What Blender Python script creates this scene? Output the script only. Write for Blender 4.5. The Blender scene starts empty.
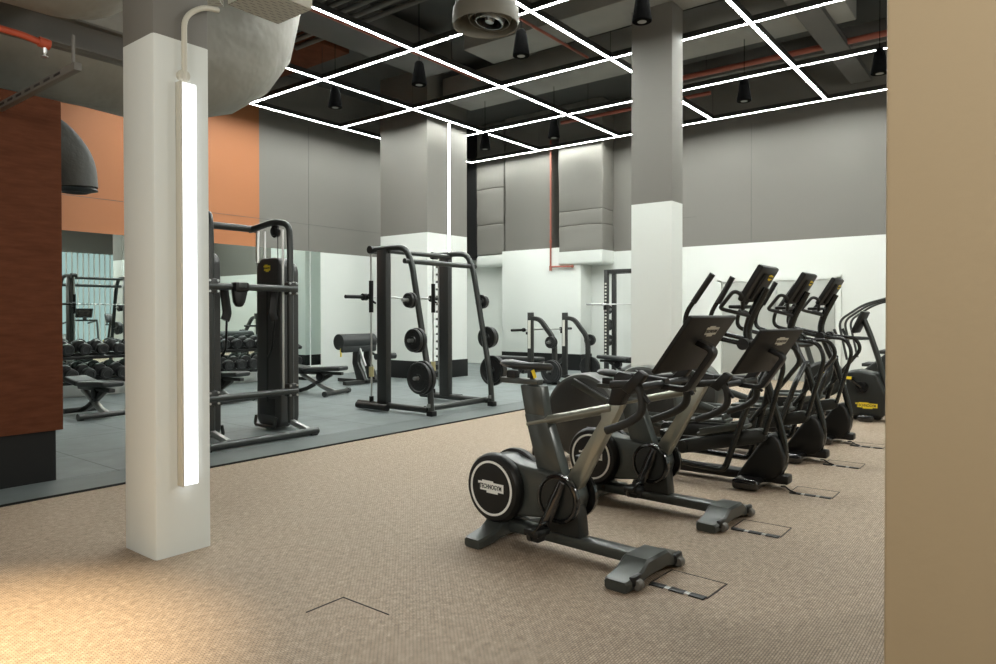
import bpy, bmesh, math, random
from mathutils import Vector, Matrix
random.seed(7)
R = math.radians
sc = bpy.context.scene
C = sc.collection

# ------------------------------------------------------------------ materials
def mat(name, col, rough=0.5, metal=0.0, spec=0.5, noise=0.0, nscale=8.0, bump=0.0, bscale=60.0, coat=0.0):
    m = bpy.data.materials.new(name); m.use_nodes = True
    nt = m.node_tree; b = nt.nodes['Principled BSDF']
    b.inputs['Base Color'].default_value = (*col, 1)
    b.inputs['Roughness'].default_value = rough
    b.inputs['Metallic'].default_value = metal
    b.inputs['Specular IOR Level'].default_value = spec
    b.inputs['Coat Weight'].default_value = coat
    tc = nt.nodes.new('ShaderNodeTexCoord')
    if noise:
        n = nt.nodes.new('ShaderNodeTexNoise'); n.inputs['Scale'].default_value = nscale; n.inputs['Detail'].default_value = 5
        nt.links.new(tc.outputs['Object'], n.inputs['Vector'])
        mx = nt.nodes.new('ShaderNodeMixRGB'); mx.blend_type = 'MIX'
        mx.inputs[1].default_value = (*[max(0, c*(1-noise)) for c in col], 1)
        mx.inputs[2].default_value = (*[min(1, c*(1+noise)) for c in col], 1)
        nt.links.new(n.outputs['Fac'], mx.inputs[0]); nt.links.new(mx.outputs[0], b.inputs['Base Color'])
    if bump:
        n2 = nt.nodes.new('ShaderNodeTexNoise'); n2.inputs['Scale'].default_value = bscale; n2.inputs['Detail'].default_value = 3
        nt.links.new(tc.outputs['Object'], n2.inputs['Vector'])
        bp = nt.nodes.new('ShaderNodeBump'); bp.inputs['Strength'].default_value = bump; bp.inputs['Distance'].default_value = 0.02
        nt.links.new(n2.outputs['Fac'], bp.inputs['Height']); nt.links.new(bp.outputs[0], b.inputs['Normal'])
    return m

def emit(name, col, strength):
    m = bpy.data.materials.new(name); m.use_nodes = True
    nt = m.node_tree; nt.nodes.clear()
    e = nt.nodes.new('ShaderNodeEmission'); e.inputs[0].default_value = (*col, 1); e.inputs[1].default_value = strength
    o = nt.nodes.new('ShaderNodeOutputMaterial'); nt.links.new(e.outputs[0], o.inputs[0])
    return m

WHITE = (0.665, 0.695, 0.660); GREY = (0.160, 0.154, 0.136)
def painted(name, split, low=WHITE, high=GREY, xsplit=None, orange=(0.375, 0.140, 0.050), seams=True):
    """wall paint: two colours that meet at a height (and orange before xsplit)"""
    m = mat(name, low, 0.6, bump=0.03, bscale=40)
    nt = m.node_tree; b = nt.nodes['Principled BSDF']
    g = nt.nodes.new('ShaderNodeNewGeometry'); s = nt.nodes.new('ShaderNodeSeparateXYZ')
    nt.links.new(g.outputs['Position'], s.inputs[0])
    def gt(out, v):
        k = nt.nodes.new('ShaderNodeMath'); k.operation = 'GREATER_THAN'; k.inputs[1].default_value = v
        nt.links.new(out, k.inputs[0]); return k.outputs[0]
    top = nt.nodes.new('ShaderNodeRGB'); top.outputs[0].default_value = (*high, 1); topo = top.outputs[0]
    if xsplit is not None:
        mx = nt.nodes.new('ShaderNodeMixRGB'); nt.links.new(gt(s.outputs[0], xsplit), mx.inputs[0])
        mx.inputs[1].default_value = (*orange, 1); mx.inputs[2].default_value = (*high, 1); topo = mx.outputs[0]
    m2 = nt.nodes.new('ShaderNodeMixRGB'); nt.links.new(gt(s.outputs[2], split), m2.inputs[0])
    m2.inputs[1].default_value = (*low, 1); nt.links.new(topo, m2.inputs[2])
    nt.links.new(m2.outputs[0], b.inputs['Base Color'])
    return m

M = {}
M['metal'] = mat('charcoal powder coated steel', (0.034, 0.035, 0.033), 0.38, 0.3, bump=0.02, bscale=200)
M['frame'] = mat('dark grey satin tube', (0.042, 0.046, 0.044), 0.30, 0.4)
M['black'] = mat('black plastic', (0.007, 0.0075, 0.0073), 0.42, spec=0.35)
M['gloss'] = mat('glossy black plastic', (0.010, 0.010, 0.010), 0.12, coat=0.5)
M['rubber'] = mat('black rubber grip', (0.013, 0.014, 0.013), 0.6, bump=0.1, bscale=250)
M['body'] = mat('grey green satin housing', (0.058, 0.065, 0.060), 0.28, 0.3)
M['body_dark'] = mat('dark grey housing', (0.017, 0.019, 0.0175), 0.36, 0.1, spec=0.4)
M['tube'] = mat('black satin tube', (0.014, 0.016, 0.015), 0.27, 0.2)
M['panelblack'] = mat('black screen back', (0.012, 0.012, 0.011), 0.5, spec=0.2)
M['rim'] = mat('grey housing rim', (0.105, 0.112, 0.104), 0.32, 0.3)
M['tower'] = mat('graphite machine shroud', (0.045, 0.046, 0.044), 0.38, 0.2)
M['silver'] = mat('champagne silver alloy', (0.30, 0.30, 0.25), 0.33, 0.7)
M['chrome'] = mat('chrome', (0.66, 0.67, 0.66), 0.32, 1.0)
M['vinyl'] = mat('black upholstery', (0.021, 0.024, 0.024), 0.42, bump=0.06, bscale=120)
M['iron'] = mat('black cast iron', (0.022, 0.023, 0.023), 0.42, 0.3, bump=0.05, bscale=150)
M['steelhub'] = mat('brushed hub steel', (0.42, 0.43, 0.42), 0.35, 0.9)
M['whitepr'] = mat('white print', (0.80, 0.80, 0.76), 0.5)
M['greypr'] = mat('pale grey print', (0.62, 0.62, 0.55), 0.5)
M['blackpr'] = mat('black print', (0.012, 0.012, 0.012), 0.5)
M['yellow'] = mat('yellow print', (0.80, 0.60, 0.03), 0.5)
M['screen'] = mat('dark screen glass', (0.012, 0.013, 0.014), 0.08)
M['ceil'] = mat('black painted soffit', (0.065, 0.067, 0.062), 0.75, noise=0.25, nscale=1.2)
M['panel'] = mat('grey soffit panel', (0.25, 0.25, 0.23), 0.6, noise=0.2, nscale=1.5)
M['services'] = mat('dark grey painted duct', (0.105, 0.104, 0.096), 0.6, noise=0.15, nscale=2)
M['wrap'] = mat('grey foil wrapped insulation', (0.250, 0.241, 0.208), 0.5, noise=0.12, nscale=3, bump=0.8, bscale=2.2)
M['wrap'].node_tree.nodes['Bump'].inputs['Distance'].default_value = 0.055
M['beam'] = mat('taupe painted steel', (0.135, 0.128, 0.112), 0.5)
M['red'] = mat('red painted pipe', (0.42, 0.070, 0.030), 0.45)
M['copper'] = mat('dull red pipe', (0.30, 0.085, 0.055), 0.5)
M['cream'] = mat('cream painted metal', (0.52, 0.50, 0.42), 0.5)
M['white'] = mat('white paint', WHITE, 0.55)
M['skirt'] = mat('black skirting', (0.009, 0.0095, 0.0095), 0.5, spec=0.25)
M['beige'] = mat('beige wall paint', (0.385, 0.298, 0.182), 0.7, bump=0.03, bscale=40)
M['cone'] = mat('black speaker shell', (0.0022, 0.0022, 0.0022), 1.0, spec=0.03)
M['grille'] = mat('grey speaker grille', (0.24, 0.24, 0.22), 0.6)
M['flex'] = mat('dark insulated flexible duct', (0.105, 0.108, 0.100), 0.6, bump=0.4, bscale=14)
M['fabric'] = mat('pale door leaf', (0.36, 0.375, 0.345), 0.5)
M['led'] = emit('white led diffuser', (0.97, 1.0, 0.955), 54)
M['led_soft'] = emit('white strip diffuser', (1.0, 0.99, 0.94), 7)
M['lamp'] = emit('white lamp diffuser', (0.97, 0.99, 1.0), 1.25)
M['mirror'] = mat('mirror glass', (0.74, 0.83, 0.80), 0.0, 1.0)
M['lit_glass'] = emit('lit ribbed glass', (0.62, 0.82, 0.80), 0.42)

def carpet():
    m = mat('woven tan vinyl floor', (0.29, 0.215, 0.155), 0.62, spec=0.35)
    nt = m.node_tree; b = nt.nodes['Principled BSDF']
    tc = nt.nodes.new('ShaderNodeTexCoord')
    br = nt.nodes.new('ShaderNodeTexBrick'); br.inputs['Scale'].default_value = 1
    br.inputs['Brick Width'].default_value = 0.022; br.inputs['Row Height'].default_value = 0.011; br.inputs['Mortar Size'].default_value = 0.0016
    br.inputs['Color1'].default_value = (0.500, 0.400, 0.300, 1); br.inputs['Color2'].default_value = (0.390, 0.305, 0.222, 1)
    br.inputs['Mortar'].default_value = (0.200, 0.152, 0.108, 1)
    nt.links.new(tc.outputs['Object'], br.inputs['Vector'])
    n = nt.nodes.new('ShaderNodeTexNoise'); n.inputs['Scale'].default_value = 28; n.inputs['Detail'].default_value = 8; n.inputs['Roughness'].default_value = 0.75
    nt.links.new(tc.outputs['Object'], n.inputs['Vector'])
    cr = nt.nodes.new('ShaderNodeValToRGB'); cr.color_ramp.elements[0].position = 0.3; cr.color_ramp.elements[0].color = (0.62, 0.61, 0.60, 1)
    cr.color_ramp.elements[1].position = 0.72; cr.color_ramp.elements[1].color = (1.28, 1.28, 1.28, 1)
    nt.links.new(n.outputs['Fac'], cr.inputs[0])
    mx = nt.nodes.new('ShaderNodeMixRGB'); mx.blend_type = 'MULTIPLY'; mx.inputs[0].default_value = 1
    nt.links.new(br.outputs['Color'], mx.inputs[1]); nt.links.new(cr.outputs[0], mx.inputs[2]); nt.links.new(mx.outputs[0], b.inputs['Base Color'])
    bp = nt.nodes.new('ShaderNodeBump'); bp.inputs['Strength'].default_value = 0.5; bp.inputs['Distance'].default_value = 0.004
    nt.links.new(br.outputs['Fac'], bp.inputs['Height']); bp.invert = True; nt.links.new(bp.outputs[0], b.inputs['Normal'])
    return m
def rubberfloor():
    m = mat('blue grey rubber tiles', (0.085, 0.100, 0.100), 0.5)
    nt = m.node_tree; b = nt.nodes['Principled BSDF']
    tc = nt.nodes.new('ShaderNodeTexCoord')
    br = nt.nodes.new('ShaderNodeTexBrick'); br.inputs['Scale'].default_value = 1; br.offset = 0.0
    br.inputs['Brick Width'].default_value = 1.0; br.inputs['Row Height'].default_value = 1.0; br.inputs['Mortar Size'].default_value = 0.006
    br.inputs['Color1'].default_value = (0.148, 0.172, 0.170, 1); br.inputs['Color2'].default_value = (0.160, 0.185, 0.183, 1)
    br.inputs['Mortar'].default_value = (0.035, 0.042, 0.042, 1)
    mp = nt.nodes.new('ShaderNodeMapping'); mp.inputs['Location'].default_value = (0.3, -0.27, 0)
    nt.links.new(tc.outputs['Object'], mp.inputs[0]); nt.links.new(mp.outputs[0], br.inputs['Vector'])
    n = nt.nodes.new('ShaderNodeTexNoise'); n.inputs['Scale'].default_value = 2.2; n.inputs['Detail'].default_value = 9; n.inputs['Roughness'].default_value = 0.7
    nt.links.new(tc.outputs['Object'], n.inputs['Vector'])
    cr = nt.nodes.new('ShaderNodeValToRGB'); cr.color_ramp.elements[0].position = 0.3; cr.color_ramp.elements[0].color = (0.75, 0.75, 0.75, 1)
    cr.color_ramp.elements[1].position = 0.7; cr.color_ramp.elements[1].color = (1.2, 1.2, 1.2, 1)
    nt.links.new(n.outputs['Fac'], cr.inputs[0])
    mx = nt.nodes.new('ShaderNodeMixRGB'); mx.blend_type = 'MULTIPLY'; mx.inputs[0].default_value = 1
    nt.links.new(br.outputs['Color'], mx.inputs[1]); nt.links.new(cr.outputs[0], mx.inputs[2]); nt.links.new(mx.outputs[0], b.inputs['Base Color'])
    return m
def rust():
    m = mat('rust brown panel', (0.125, 0.045, 0.020), 0.85, spec=0.12)
    nt = m.node_tree; b = nt.nodes['Principled BSDF']
    tc = nt.nodes.new('ShaderNodeTexCoord'); mp = nt.nodes.new('ShaderNodeMapping'); mp.inputs['Scale'].default_value = (1.5, 1.5, 9)
    n = nt.nodes.new('ShaderNodeTexNoise'); n.inputs['Scale'].default_value = 3; n.inputs['Detail'].default_value = 8; n.inputs['Roughness'].default_value = 0.7
    nt.links.new(tc.outputs['Object'], mp.inputs[0]); nt.links.new(mp.outputs[0], n.inputs['Vector'])
    cr = nt.nodes.new('ShaderNodeValToRGB'); cr.color_ramp.elements[0].position = 0.3; cr.color_ramp.elements[0].color = (0.076, 0.024, 0.0105, 1)
    cr.color_ramp.elements[1].position = 0.75; cr.color_ramp.elements[1].color = (0.125, 0.043, 0.020, 1)
    nt.links.new(n.outputs['Fac'], cr.inputs[0]); nt.links.new(cr.outputs[0], b.inputs['Base Color'])
    return m
def traymat():
    m = mat('perforated cream tray', (0.42, 0.40, 0.34), 0.5)
    nt = m.node_tree; b = nt.nodes['Principled BSDF']
    tc = nt.nodes.new('ShaderNodeTexCoord')
    br = nt.nodes.new('ShaderNodeTexBrick'); br.inputs['Scale'].default_value = 1
    br.inputs['Brick Width'].default_value = 0.075; br.inputs['Row Height'].default_value = 0.036; br.inputs['Mortar Size'].default_value = 0.016
    br.inputs['Color1'].default_value = (0.03, 0.03, 0.028, 1); br.inputs['Color2'].default_value = (0.03, 0.03, 0.028, 1); br.inputs['Mortar'].default_value = (0.50, 0.48, 0.41, 1)
    nt.links.new(tc.outputs['Object'], br.inputs['Vector']); nt.links.new(br.outputs['Color'], b.inputs['Base Color'])
    return m
M['carpet'] = carpet(); M['rfloor'] = rubberfloor(); M['rust'] = rust(); M['tray'] = traymat()
M['drum'] = mat('dull cream drum', (0.165, 0.156, 0.126), 0.5)
def edged():
    m = mat('rubber border tile', (0.105, 0.122, 0.121), 0.5, noise=0.2, nscale=6)
    return m
M['redge'] = edged()

# ------------------------------------------------------------------ mesh builder
class MB:
    def __init__(s): s.bm = bmesh.new()
    def add(s, vs, fs, mtx=None):
        bv = [s.bm.verts.new(mtx @ Vector(v) if mtx else Vector(v)) for v in vs]
        for f in fs:
            try: s.bm.faces.new([bv[i] for i in f])
            except ValueError: pass
        return s
    def merge(s, other, mtx=None):
        me = bpy.data.meshes.new('tmp'); other.to_mesh(me); other.free()
        if mtx: me.transform(mtx)
        s.bm.from_mesh(me); bpy.data.meshes.remove(me); return s
    def box(s, c, size, bev=0.0, rot=None, seg=2):
        b = bmesh.new(); bmesh.ops.create_cube(b, size=1.0)
        bmesh.ops.scale(b, vec=size, verts=b.verts)
        if bev: bmesh.ops.bevel(b, geom=list(b.edges), offset=min(bev, min(size)*0.49), segments=seg, affect='EDGES', profile=0.5)
        mt = Matrix.Translation(c)
        if rot is not None: mt = mt @ rot
        return s.merge(b, mt)
    def prism(s, poly, axis, a0, a1, bev=0.0, seg=2):
        """polygon (p,q) extruded along axis from a0 to a1; x: (y,z)  y: (x,z)  z: (x,y)"""
        def P(p, a): return {'x': (a, p[0], p[1]), 'y': (p[0], a, p[1]), 'z': (p[0], p[1], a)}[axis]
        b = bmesh.new()
        v0 = [b.verts.new(P(p, a0)) for p in poly]; v1 = [b.verts.new(P(p, a1)) for p in poly]
        n = len(poly)
        b.faces.new(v0); b.faces.new(v1[::-1])
        for i in range(n): b.faces.new([v0[i], v1[i], v1[(i+1) % n], v0[(i+1) % n]])
        bmesh.ops.recalc_face_normals(b, faces=b.faces)
        if bev:
            ed = [e for e in b.edges if len(e.link_faces) == 2 and e.calc_face_angle(0) > R(25)]
            bmesh.ops.bevel(b, geom=ed, offset=bev, segments=seg, affect='EDGES', profile=0.5)
        return s.merge(b)
    def cyl(s, p0, p1, r, r2=None, seg=20):
        p0, p1 = Vector(p0), Vector(p1); d = p1-p0
        b = bmesh.new(); bmesh.ops.create_cone(b, cap_ends=True, segments=seg, radius1=r, radius2=r if r2 is None else r2, depth=d.length)
        mt = Matrix.Translation((p0+p1)/2) @ d.to_track_quat('Z', 'Y').to_matrix().to_4x4()
        return s.merge(b, mt)
    def sphere(s, c, r, sc_=(1, 1, 1), seg=20):
        b = bmesh.new(); bmesh.ops.create_uvsphere(b, u_segments=seg, v_segments=max(8, seg//2), radius=r)
        bmesh.ops.scale(b, vec=sc_, verts=b.verts)
        return s.merge(b, Matrix.Translation(c))
    def lathe(s, prof, o, axis, seg=40):
        """profile of (radius, along) turned about axis through o"""
        o = Vector(o); ax = Vector(axis).normalized(); q = ax.to_track_quat('Z', 'Y').to_matrix().to_4x4()
        mt = Matrix.Translation(o) @ q
        vs = []; fs = []
        for r, a in prof:
            for k in range(seg):
                t = 2*math.pi*k/seg; vs.append((r*math.cos(t), r*math.sin(t), a))
        for i in range(len(prof)-1):
            for k in range(seg):
                k2 = (k+1) % seg; fs.append((i*seg+k, i*seg+k2, (i+1)*seg+k2, (i+1)*seg+k))
        ring = prof[0] == prof[-1]
        if prof[0][0] > 1e-6 and not ring: fs.append(tuple(range(seg))[::-1])
        if prof[-1][0] > 1e-6 and not ring: fs.append(tuple((len(prof)-1)*seg+k for k in range(seg)))
        b = bmesh.new(); bv = [b.verts.new(v) for v in vs]
        for f in fs:
            try: b.faces.new([bv[i] for i in f])
            except ValueError: pass
        bmesh.ops.remove_doubles(b, verts=b.verts, dist=1e-6); bmesh.ops.recalc_face_normals(b, faces=b.faces)
        return s.merge(b, mt)
    def tube(s, pts, r, fil=0.0, seg=12, sq=False, ry=None, cap=True, up=(0, 0, 1)):
        """sweep a round (or rectangular) section along points with filleted corners; r may be a list"""
        P = [Vector(p) for p in pts]; path = [P[0]]; rr0 = r if isinstance(r, (list, tuple)) else None
        radii = [rr0[0]] if rr0 else None
        for i in range(1, len(P)-1):
            a, b_, c = P[i-1], P[i], P[i+1]; d1 = (a-b_); d2 = (c-b_)
            ang = d1.angle(d2)
            f = min(fil, d1.length*0.48, d2.length*0.48)
            if fil and ang < R(178) and f > 1e-4:
                p0 = b_+d1.normalized()*f; p2 = b_+d2.normalized()*f
                for k in range(7):
                    t = k/6; path.append(p0*(1-t)**2+b_*2*t*(1-t)+p2*t*t)
                    if rr0: radii.append(rr0[i])
            else:
                path.append(b_)
                if rr0: radii.append(rr0[i])
        path.append(P[-1])
        if rr0: radii.append(rr0[-1])
        n = len(path); vs = []; fs = []
        T = []
        for i in range(n):
            a = path[max(0, i-1)]; c = path[min(n-1, i+1)]; T.append((c-a).normalized())
        u = Vector(up)
        if abs(u.dot(T[0])) > 0.95: u = Vector((1, 0, 0)) if abs(T[0].x) < 0.9 else Vector((0, 1, 0))
        u = (u-T[0]*u.dot(T[0])).normalized()
        if sq:
            sec = [(-1, -1), (1, -1), (1, 1), (-1, 1)]
        else:
            sec = [(math.cos(2*math.pi*k/seg), math.sin(2*math.pi*k/seg)) for k in range(seg)]
        m = len(sec)
        for i in range(n):
            u = (u-T[i]*u.dot(T[i])).normalized(); w = T[i].cross(u)
            rx = radii[i] if radii else r; rz = (ry if ry else rx)
            if radii and ry: rz = rx*ry
            for a, c in sec: vs.append(path[i]+w*a*rx+u*c*rz)
        for i in range(n-1):
            for k in range(m): fs.append((i*m+k, i*m+(k+1) % m, (i+1)*m+(k+1) % m, (i+1)*m+k))
        if cap: fs.append(tuple(range(m))[::-1]); fs.append(tuple((n-1)*m+k for k in range(m)))
        b = bmesh.new(); bv = [b.verts.new(v) for v in vs]
        for f in fs: b.faces.new([bv[i] for i in f])
        bmesh.ops.recalc_face_normals(b, faces=b.faces)
        if sq: bmesh.ops.bevel(b, geom=[e for e in b.edges if len(e.link_faces) == 2 and e.calc_face_angle(0) > R(50)], offset=min(rx, rz)*0.25, segments=2, affect='EDGES', profile=0.5)
        return s.merge(b)
    def loft(s, rings, close=True):
        vs = []; fs = []; m = len(rings[0])
        for r in rings: vs += r
        for i in range(len(rings)-1):
            for k in range(m): fs.append((i*m+k, i*m+(k+1) % m, (i+1)*m+(k+1) % m, (i+1)*m+k))
        fs.append(tuple(range(m))[::-1]); fs.append(tuple((len(rings)-1)*m+k for k in range(m)))
        b = bmesh.new(); bv = [b.verts.new(v) for v in vs]
        for f in fs: b.faces.new([bv[i] for i in f])
        bmesh.ops.recalc_face_normals(b, faces=b.faces)
        return s.merge(b)
    def xf(s, mtx):
        bmesh.ops.transform(s.bm, matrix=mtx, verts=s.bm.verts); return s
    def obj(s, name, m, parent=None, ang=35, loc=None):
        me = bpy.data.meshes.new(name); s.bm.to_mesh(me); s.bm.free()
        me.materials.append(m)
        for p in me.polygons: p.use_smooth = True
        me.set_sharp_from_angle(angle=R(ang))
        o = bpy.data.objects.new(name, me); C.objects.link(o)
        if parent is not None: o.parent = parent
        if loc is not None: o.location = loc
        return o

def text_mesh(txt, size, mtx, depth=0.0012, name='lettering', m=None, parent=None, bold=0.0):
    cu = bpy.data.curves.new('t', 'FONT'); cu.body = txt; cu.size = size; cu.align_x = 'CENTER'; cu.align_y = 'CENTER'; cu.extrude = depth; cu.offset = bold
    o = bpy.data.objects.new('t', cu); C.objects.link(o)
    bpy.context.view_layer.update()
    me = bpy.data.meshes.new_from_object(o.evaluated_get(bpy.context.evaluated_depsgraph_get()))
    C.objects.unlink(o); bpy.data.objects.remove(o); bpy.data.curves.remove(cu)
    me.transform(mtx); me.materials.clear(); me.materials.append(m)
    r = bpy.data.objects.new(name, me); C.objects.link(r)
    if parent is not None: r.parent = parent
    return r

def tag(o, label=None, cat=None, group=None, kind=None):
    if label: o['label'] = label
    if cat: o['category'] = cat
    if group: o['group'] = group
    if kind: o['kind'] = kind
    return o
def thing(name, label, cat, loc=(0, 0, 0), rz=0.0, group=None):
    o = bpy.data.objects.new(name, None); C.objects.link(o); o.empty_display_size = 0.1
    o.location = loc; o.rotation_euler = (0, 0, rz)
    return tag(o, label, cat, group)
def struct(name, mb, m, **k):
    o = mb.obj(name, m, **k); o['kind'] = 'structure'; return o
def dup(root, loc=None, rz=None, label=None, group=None):
    def cp(o, par):
        c = o.copy(); C.objects.link(c)
        if par is not None: c.parent = par
        for ch in list(o.children): cp(ch, c)
        return c
    r = cp(root, None)
    if loc is not None: r.location = loc
    if rz is not None: r.rotation_euler = (0, 0, rz)
    if label: r['label'] = label
    if group: r['group'] = group
    return r
def basis(o, x, y):
    """matrix with local x along x, local y along y, origin o"""
    x = Vector(x).normalized(); y = Vector(y).normalized(); z = x.cross(y)
    m = Matrix((x, y, z)).transposed().to_4x4(); return Matrix.Translation(o) @ m
BADGE = [(-.5, .13), (-.5, .27), (-.34, .27), (-.34, .36), (.1, .36), (.1, .27), (.5, .27), (.5, -.24), (.28, -.24), (.28, -.36), (-.16, -.36), (-.16, -.24), (-.42, -.24), (-.42, .13)]
def badge(parent, mtx, w, pm, tm, txt='TECHNOGYM', h=None):
    """the maker's stepped badge with its lettering, drawn in local xy of mtx"""
    k = (h or w*0.36)/0.72
    b = MB(); b.prism([(x*w, y*k) for x, y in BADGE], 'z', 0, 0.002); b.xf(mtx)
    o = b.obj('logo_badge', pm, parent)
    text_mesh(txt, w*0.138, mtx @ Matrix.Translation((0, 0, 0.0025)) @ Matrix.Scale(1.35, 4, (0, 1, 0)), 0.0006, 'logo_lettering', tm, o, bold=0.0008)
    return o

# ------------------------------------------------------------------ camera
cam = bpy.data.cameras.new('camera'); cam.sensor_width = 36; cam.sensor_fit = 'HORIZONTAL'
cam.lens = 693.81*36/996; cam.shift_y = -(332-321.75)/996; cam.clip_start = 0.02; cam.clip_end = 200
co = bpy.data.objects.new('camera', cam); C.objects.link(co); sc.camera = co
yaw, pitch, roll = R(37.889), R(0.589), R(-0.0527)
F = Vector((math.cos(yaw)*math.cos(pitch), math.sin(yaw)*math.cos(pitch), -math.sin(pitch)))
Rt = Vector((math.sin(yaw), -math.cos(yaw), 0)); U = Rt.cross(F)
R2 = Rt*math.cos(roll)+U*math.sin(roll); U2 = -Rt*math.sin(roll)+U*math.cos(roll)
mw = Matrix((R2, U2, -F)).transposed().to_4x4(); mw.translation = (0, 0, 1.35); co.matrix_world = mw

sc.view_settings.view_transform = 'Standard'; sc.view_settings.look = 'None'; sc.view_settings.gamma = 1; sc.view_settings.exposure = 0.8
sc.view_settings.use_curve_mapping = False
sc.cycles.use_denoising = True
sc.cycles.max_bounces = 7; sc.cycles.diffuse_bounces = 4; sc.cycles.glossy_bounces = 5
w = bpy.data.worlds.new('world'); sc.world = w; w.use_nodes = True
w.node_tree.nodes['Background'].inputs[0].default_value = (0.5, 0.5, 0.48, 1); w.node_tree.nodes['Background'].inputs[1].default_value = 0.05

# ------------------------------------------------------------------ room
ZC = 6.4; RF = 0.012                      # soffit, top of the rubber floor
struct('floor', MB().box((5, 4, -0.1), (21, 19, 0.2)), M['carpet'])
rf = struct('floor_rubber', MB().box((6.0, 9.41, RF/2), (18, 6.34, RF)), M['rfloor'])
struct('trim_1', MB().box((6.0, 5.994, RF/2), (18, 0.478, RF)), M['redge'])
struct('trim_7', MB().box((6.0, 6.237, RF/2-0.001), (18, 0.010, RF)), M['skirt'])
struct('trim_2', MB().box((6.0, 5.746, 0.008), (18, 0.014, 0.016)), M['skirt'])
struct('ceiling', MB().box((5, 4, ZC+0.03), (21, 19, 0.06)), M['ceil'])
wl = painted('left wall paint', 2.735, xsplit=8.215)
b = MB(); b.box((5, 12.67, ZC/2), (21, 0.2, ZC)); struct('wall_left', b, wl)
struct('wall_back', MB().box((14.85, 4, ZC/2), (0.2, 19, ZC)), painted('back wall paint', 2.85))
struct('wall_front', MB().box((5, -4.6, ZC/2), (21, 0.2, ZC)), painted('front wall paint', 2.85))
struct('wall_rear', MB().box((-4.6, 4, ZC/2), (0.2, 19, ZC)), painted('rear wall paint', 2.85))
struct('wall_right', MB().box((2.82, -1.36, 1.95), (2.0, 3.28, 3.9), 0.01), M['beige'])
struct('wall_brown', MB().box((-1.14, 6.42, (3.08+0.42)/2), (6.83, 0.34, 2.66), 0.004), M['rust'])
struct('baseboard_brown', MB().box((-1.17, 6.43, 0.216), (6.80, 0.30, 0.408)), M['skirt'])
# faint panel joints in the paint
struct('trim_3', MB().box((9.43, 12.568, 4.1), (0.008, 0.006, 2.7)).box((11.3, 12.568, 3.32), (6.2, 0.006, 0.008)).box((6.2, 12.568, 3.32), (4.0, 0.006, 0.008)), M['services'])
struct('trim_4', MB().box((14.748, 4.75, 4.1), (0.006, 0.008, 2.5)).box((14.748, 6.3, 3.5), (0.006, 0.7, 0.008)), M['services'])
struct('baseboard_left', MB().box((4.7, 12.47, 0.11), (10.0, 0.2, 0.2), 0.01), M['white'])

def pillar(name, u0, u1, v0, v1, m, label, bev=0.02):
    b = MB(); b.prism([(u0, v0), (u1, v0), (u1, v1), (u0, v1)], 'z', 0, ZC)
    bm = b.bm; ed = [e for e in bm.edges if abs((e.verts[0].co-e.verts[1].co).z) > 1]
    bmesh.ops.bevel(bm, geom=ed, offset=bev, segments=2, affect='EDGES', profile=0.5)
    o = struct(name, b, m); return o
pillar('pillar_left', 1.84, 2.165, 3.81, 4.185, painted('left pillar paint', 2.89), '')
pillar('pillar_right', 9.01, 9.385, 3.98, 4.60, painted('right pillar paint', 2.915), '', 0.015)
pillar('pillar_middle', 10.30, 11.55, 9.84, 11.24, painted('middle pillar paint', 3.037), '', 0.012)
pillar('pillar_back', 14.30, 14.8, 9.49, 10.89, painted('back pillar paint', 2.98), '', 0.012)
struct('wall_pier', MB().box((14.53, 9.77, 1.49), (0.56, 2.36, 2.98), 0.006), M['white'])
struct('baseboard_pier', MB().box((14.52, 9.77, 0.2), (0.56, 2.38, 0.40)), M['skirt'])
struct('baseboard_pillar', MB().box((10.925, 10.54, 0.200), (1.27, 1.42, 0.372), 0.004), M['skirt'])

# mirrors along the left wall
for i, (a, c, lb) in enumerate([(0.6, 9.44, 'tall wall mirror filling the left wall under the orange paint'), (9.47, 9.73, 'narrow end strip of wall mirror beside the white wall panel')]):
    b = MB(); b.box(((a+c)/2, 12.562, 1.49), (c-a, 0.012, 2.49)); tag(b.obj('wall_mirror', M['mirror']), lb, 'mirror')
# double service door on the back wall
d1 = struct('door_1', MB().box((14.735, 4.8, 1.02), (0.03, 1.10, 2.03), 0.004).box((14.735, 3.68, 1.02), (0.03, 1.10, 2.03), 0.004), M['fabric'])
b = MB(); b.box((14.73, 4.24, 2.09), (0.05, 2.46, 0.09)); b.box((14.73, 5.42, 1.04), (0.05, 0.09, 2.08)); b.box((14.73, 3.06, 1.04), (0.05, 0.09, 2.08))
b.obj('door_frame', M['white'], d1)
MB().box((14.71, 4.24, 1.6), (0.03, 0.05, 0.5), 0.005).obj('door_bolt', M['steelhub'], d1)
MB().box((14.71, 4.75, 1.78), (0.01, 0.5, 0.12), 0.003).obj('door_closer', M['beam'], d1)
# lit ribbed glass front, seen only in the mirror
struct('window_1', MB().box((10.9, -4.48, 1.9), (4.4, 0.04, 3.75)), M['lit_glass'])
b = MB()
for k in range(23): b.box((8.7+k*0.2, -4.45, 1.9), (0.05, 0.03, 3.75), 0.012)
struct('trim_5', b, M['white'])

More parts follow.
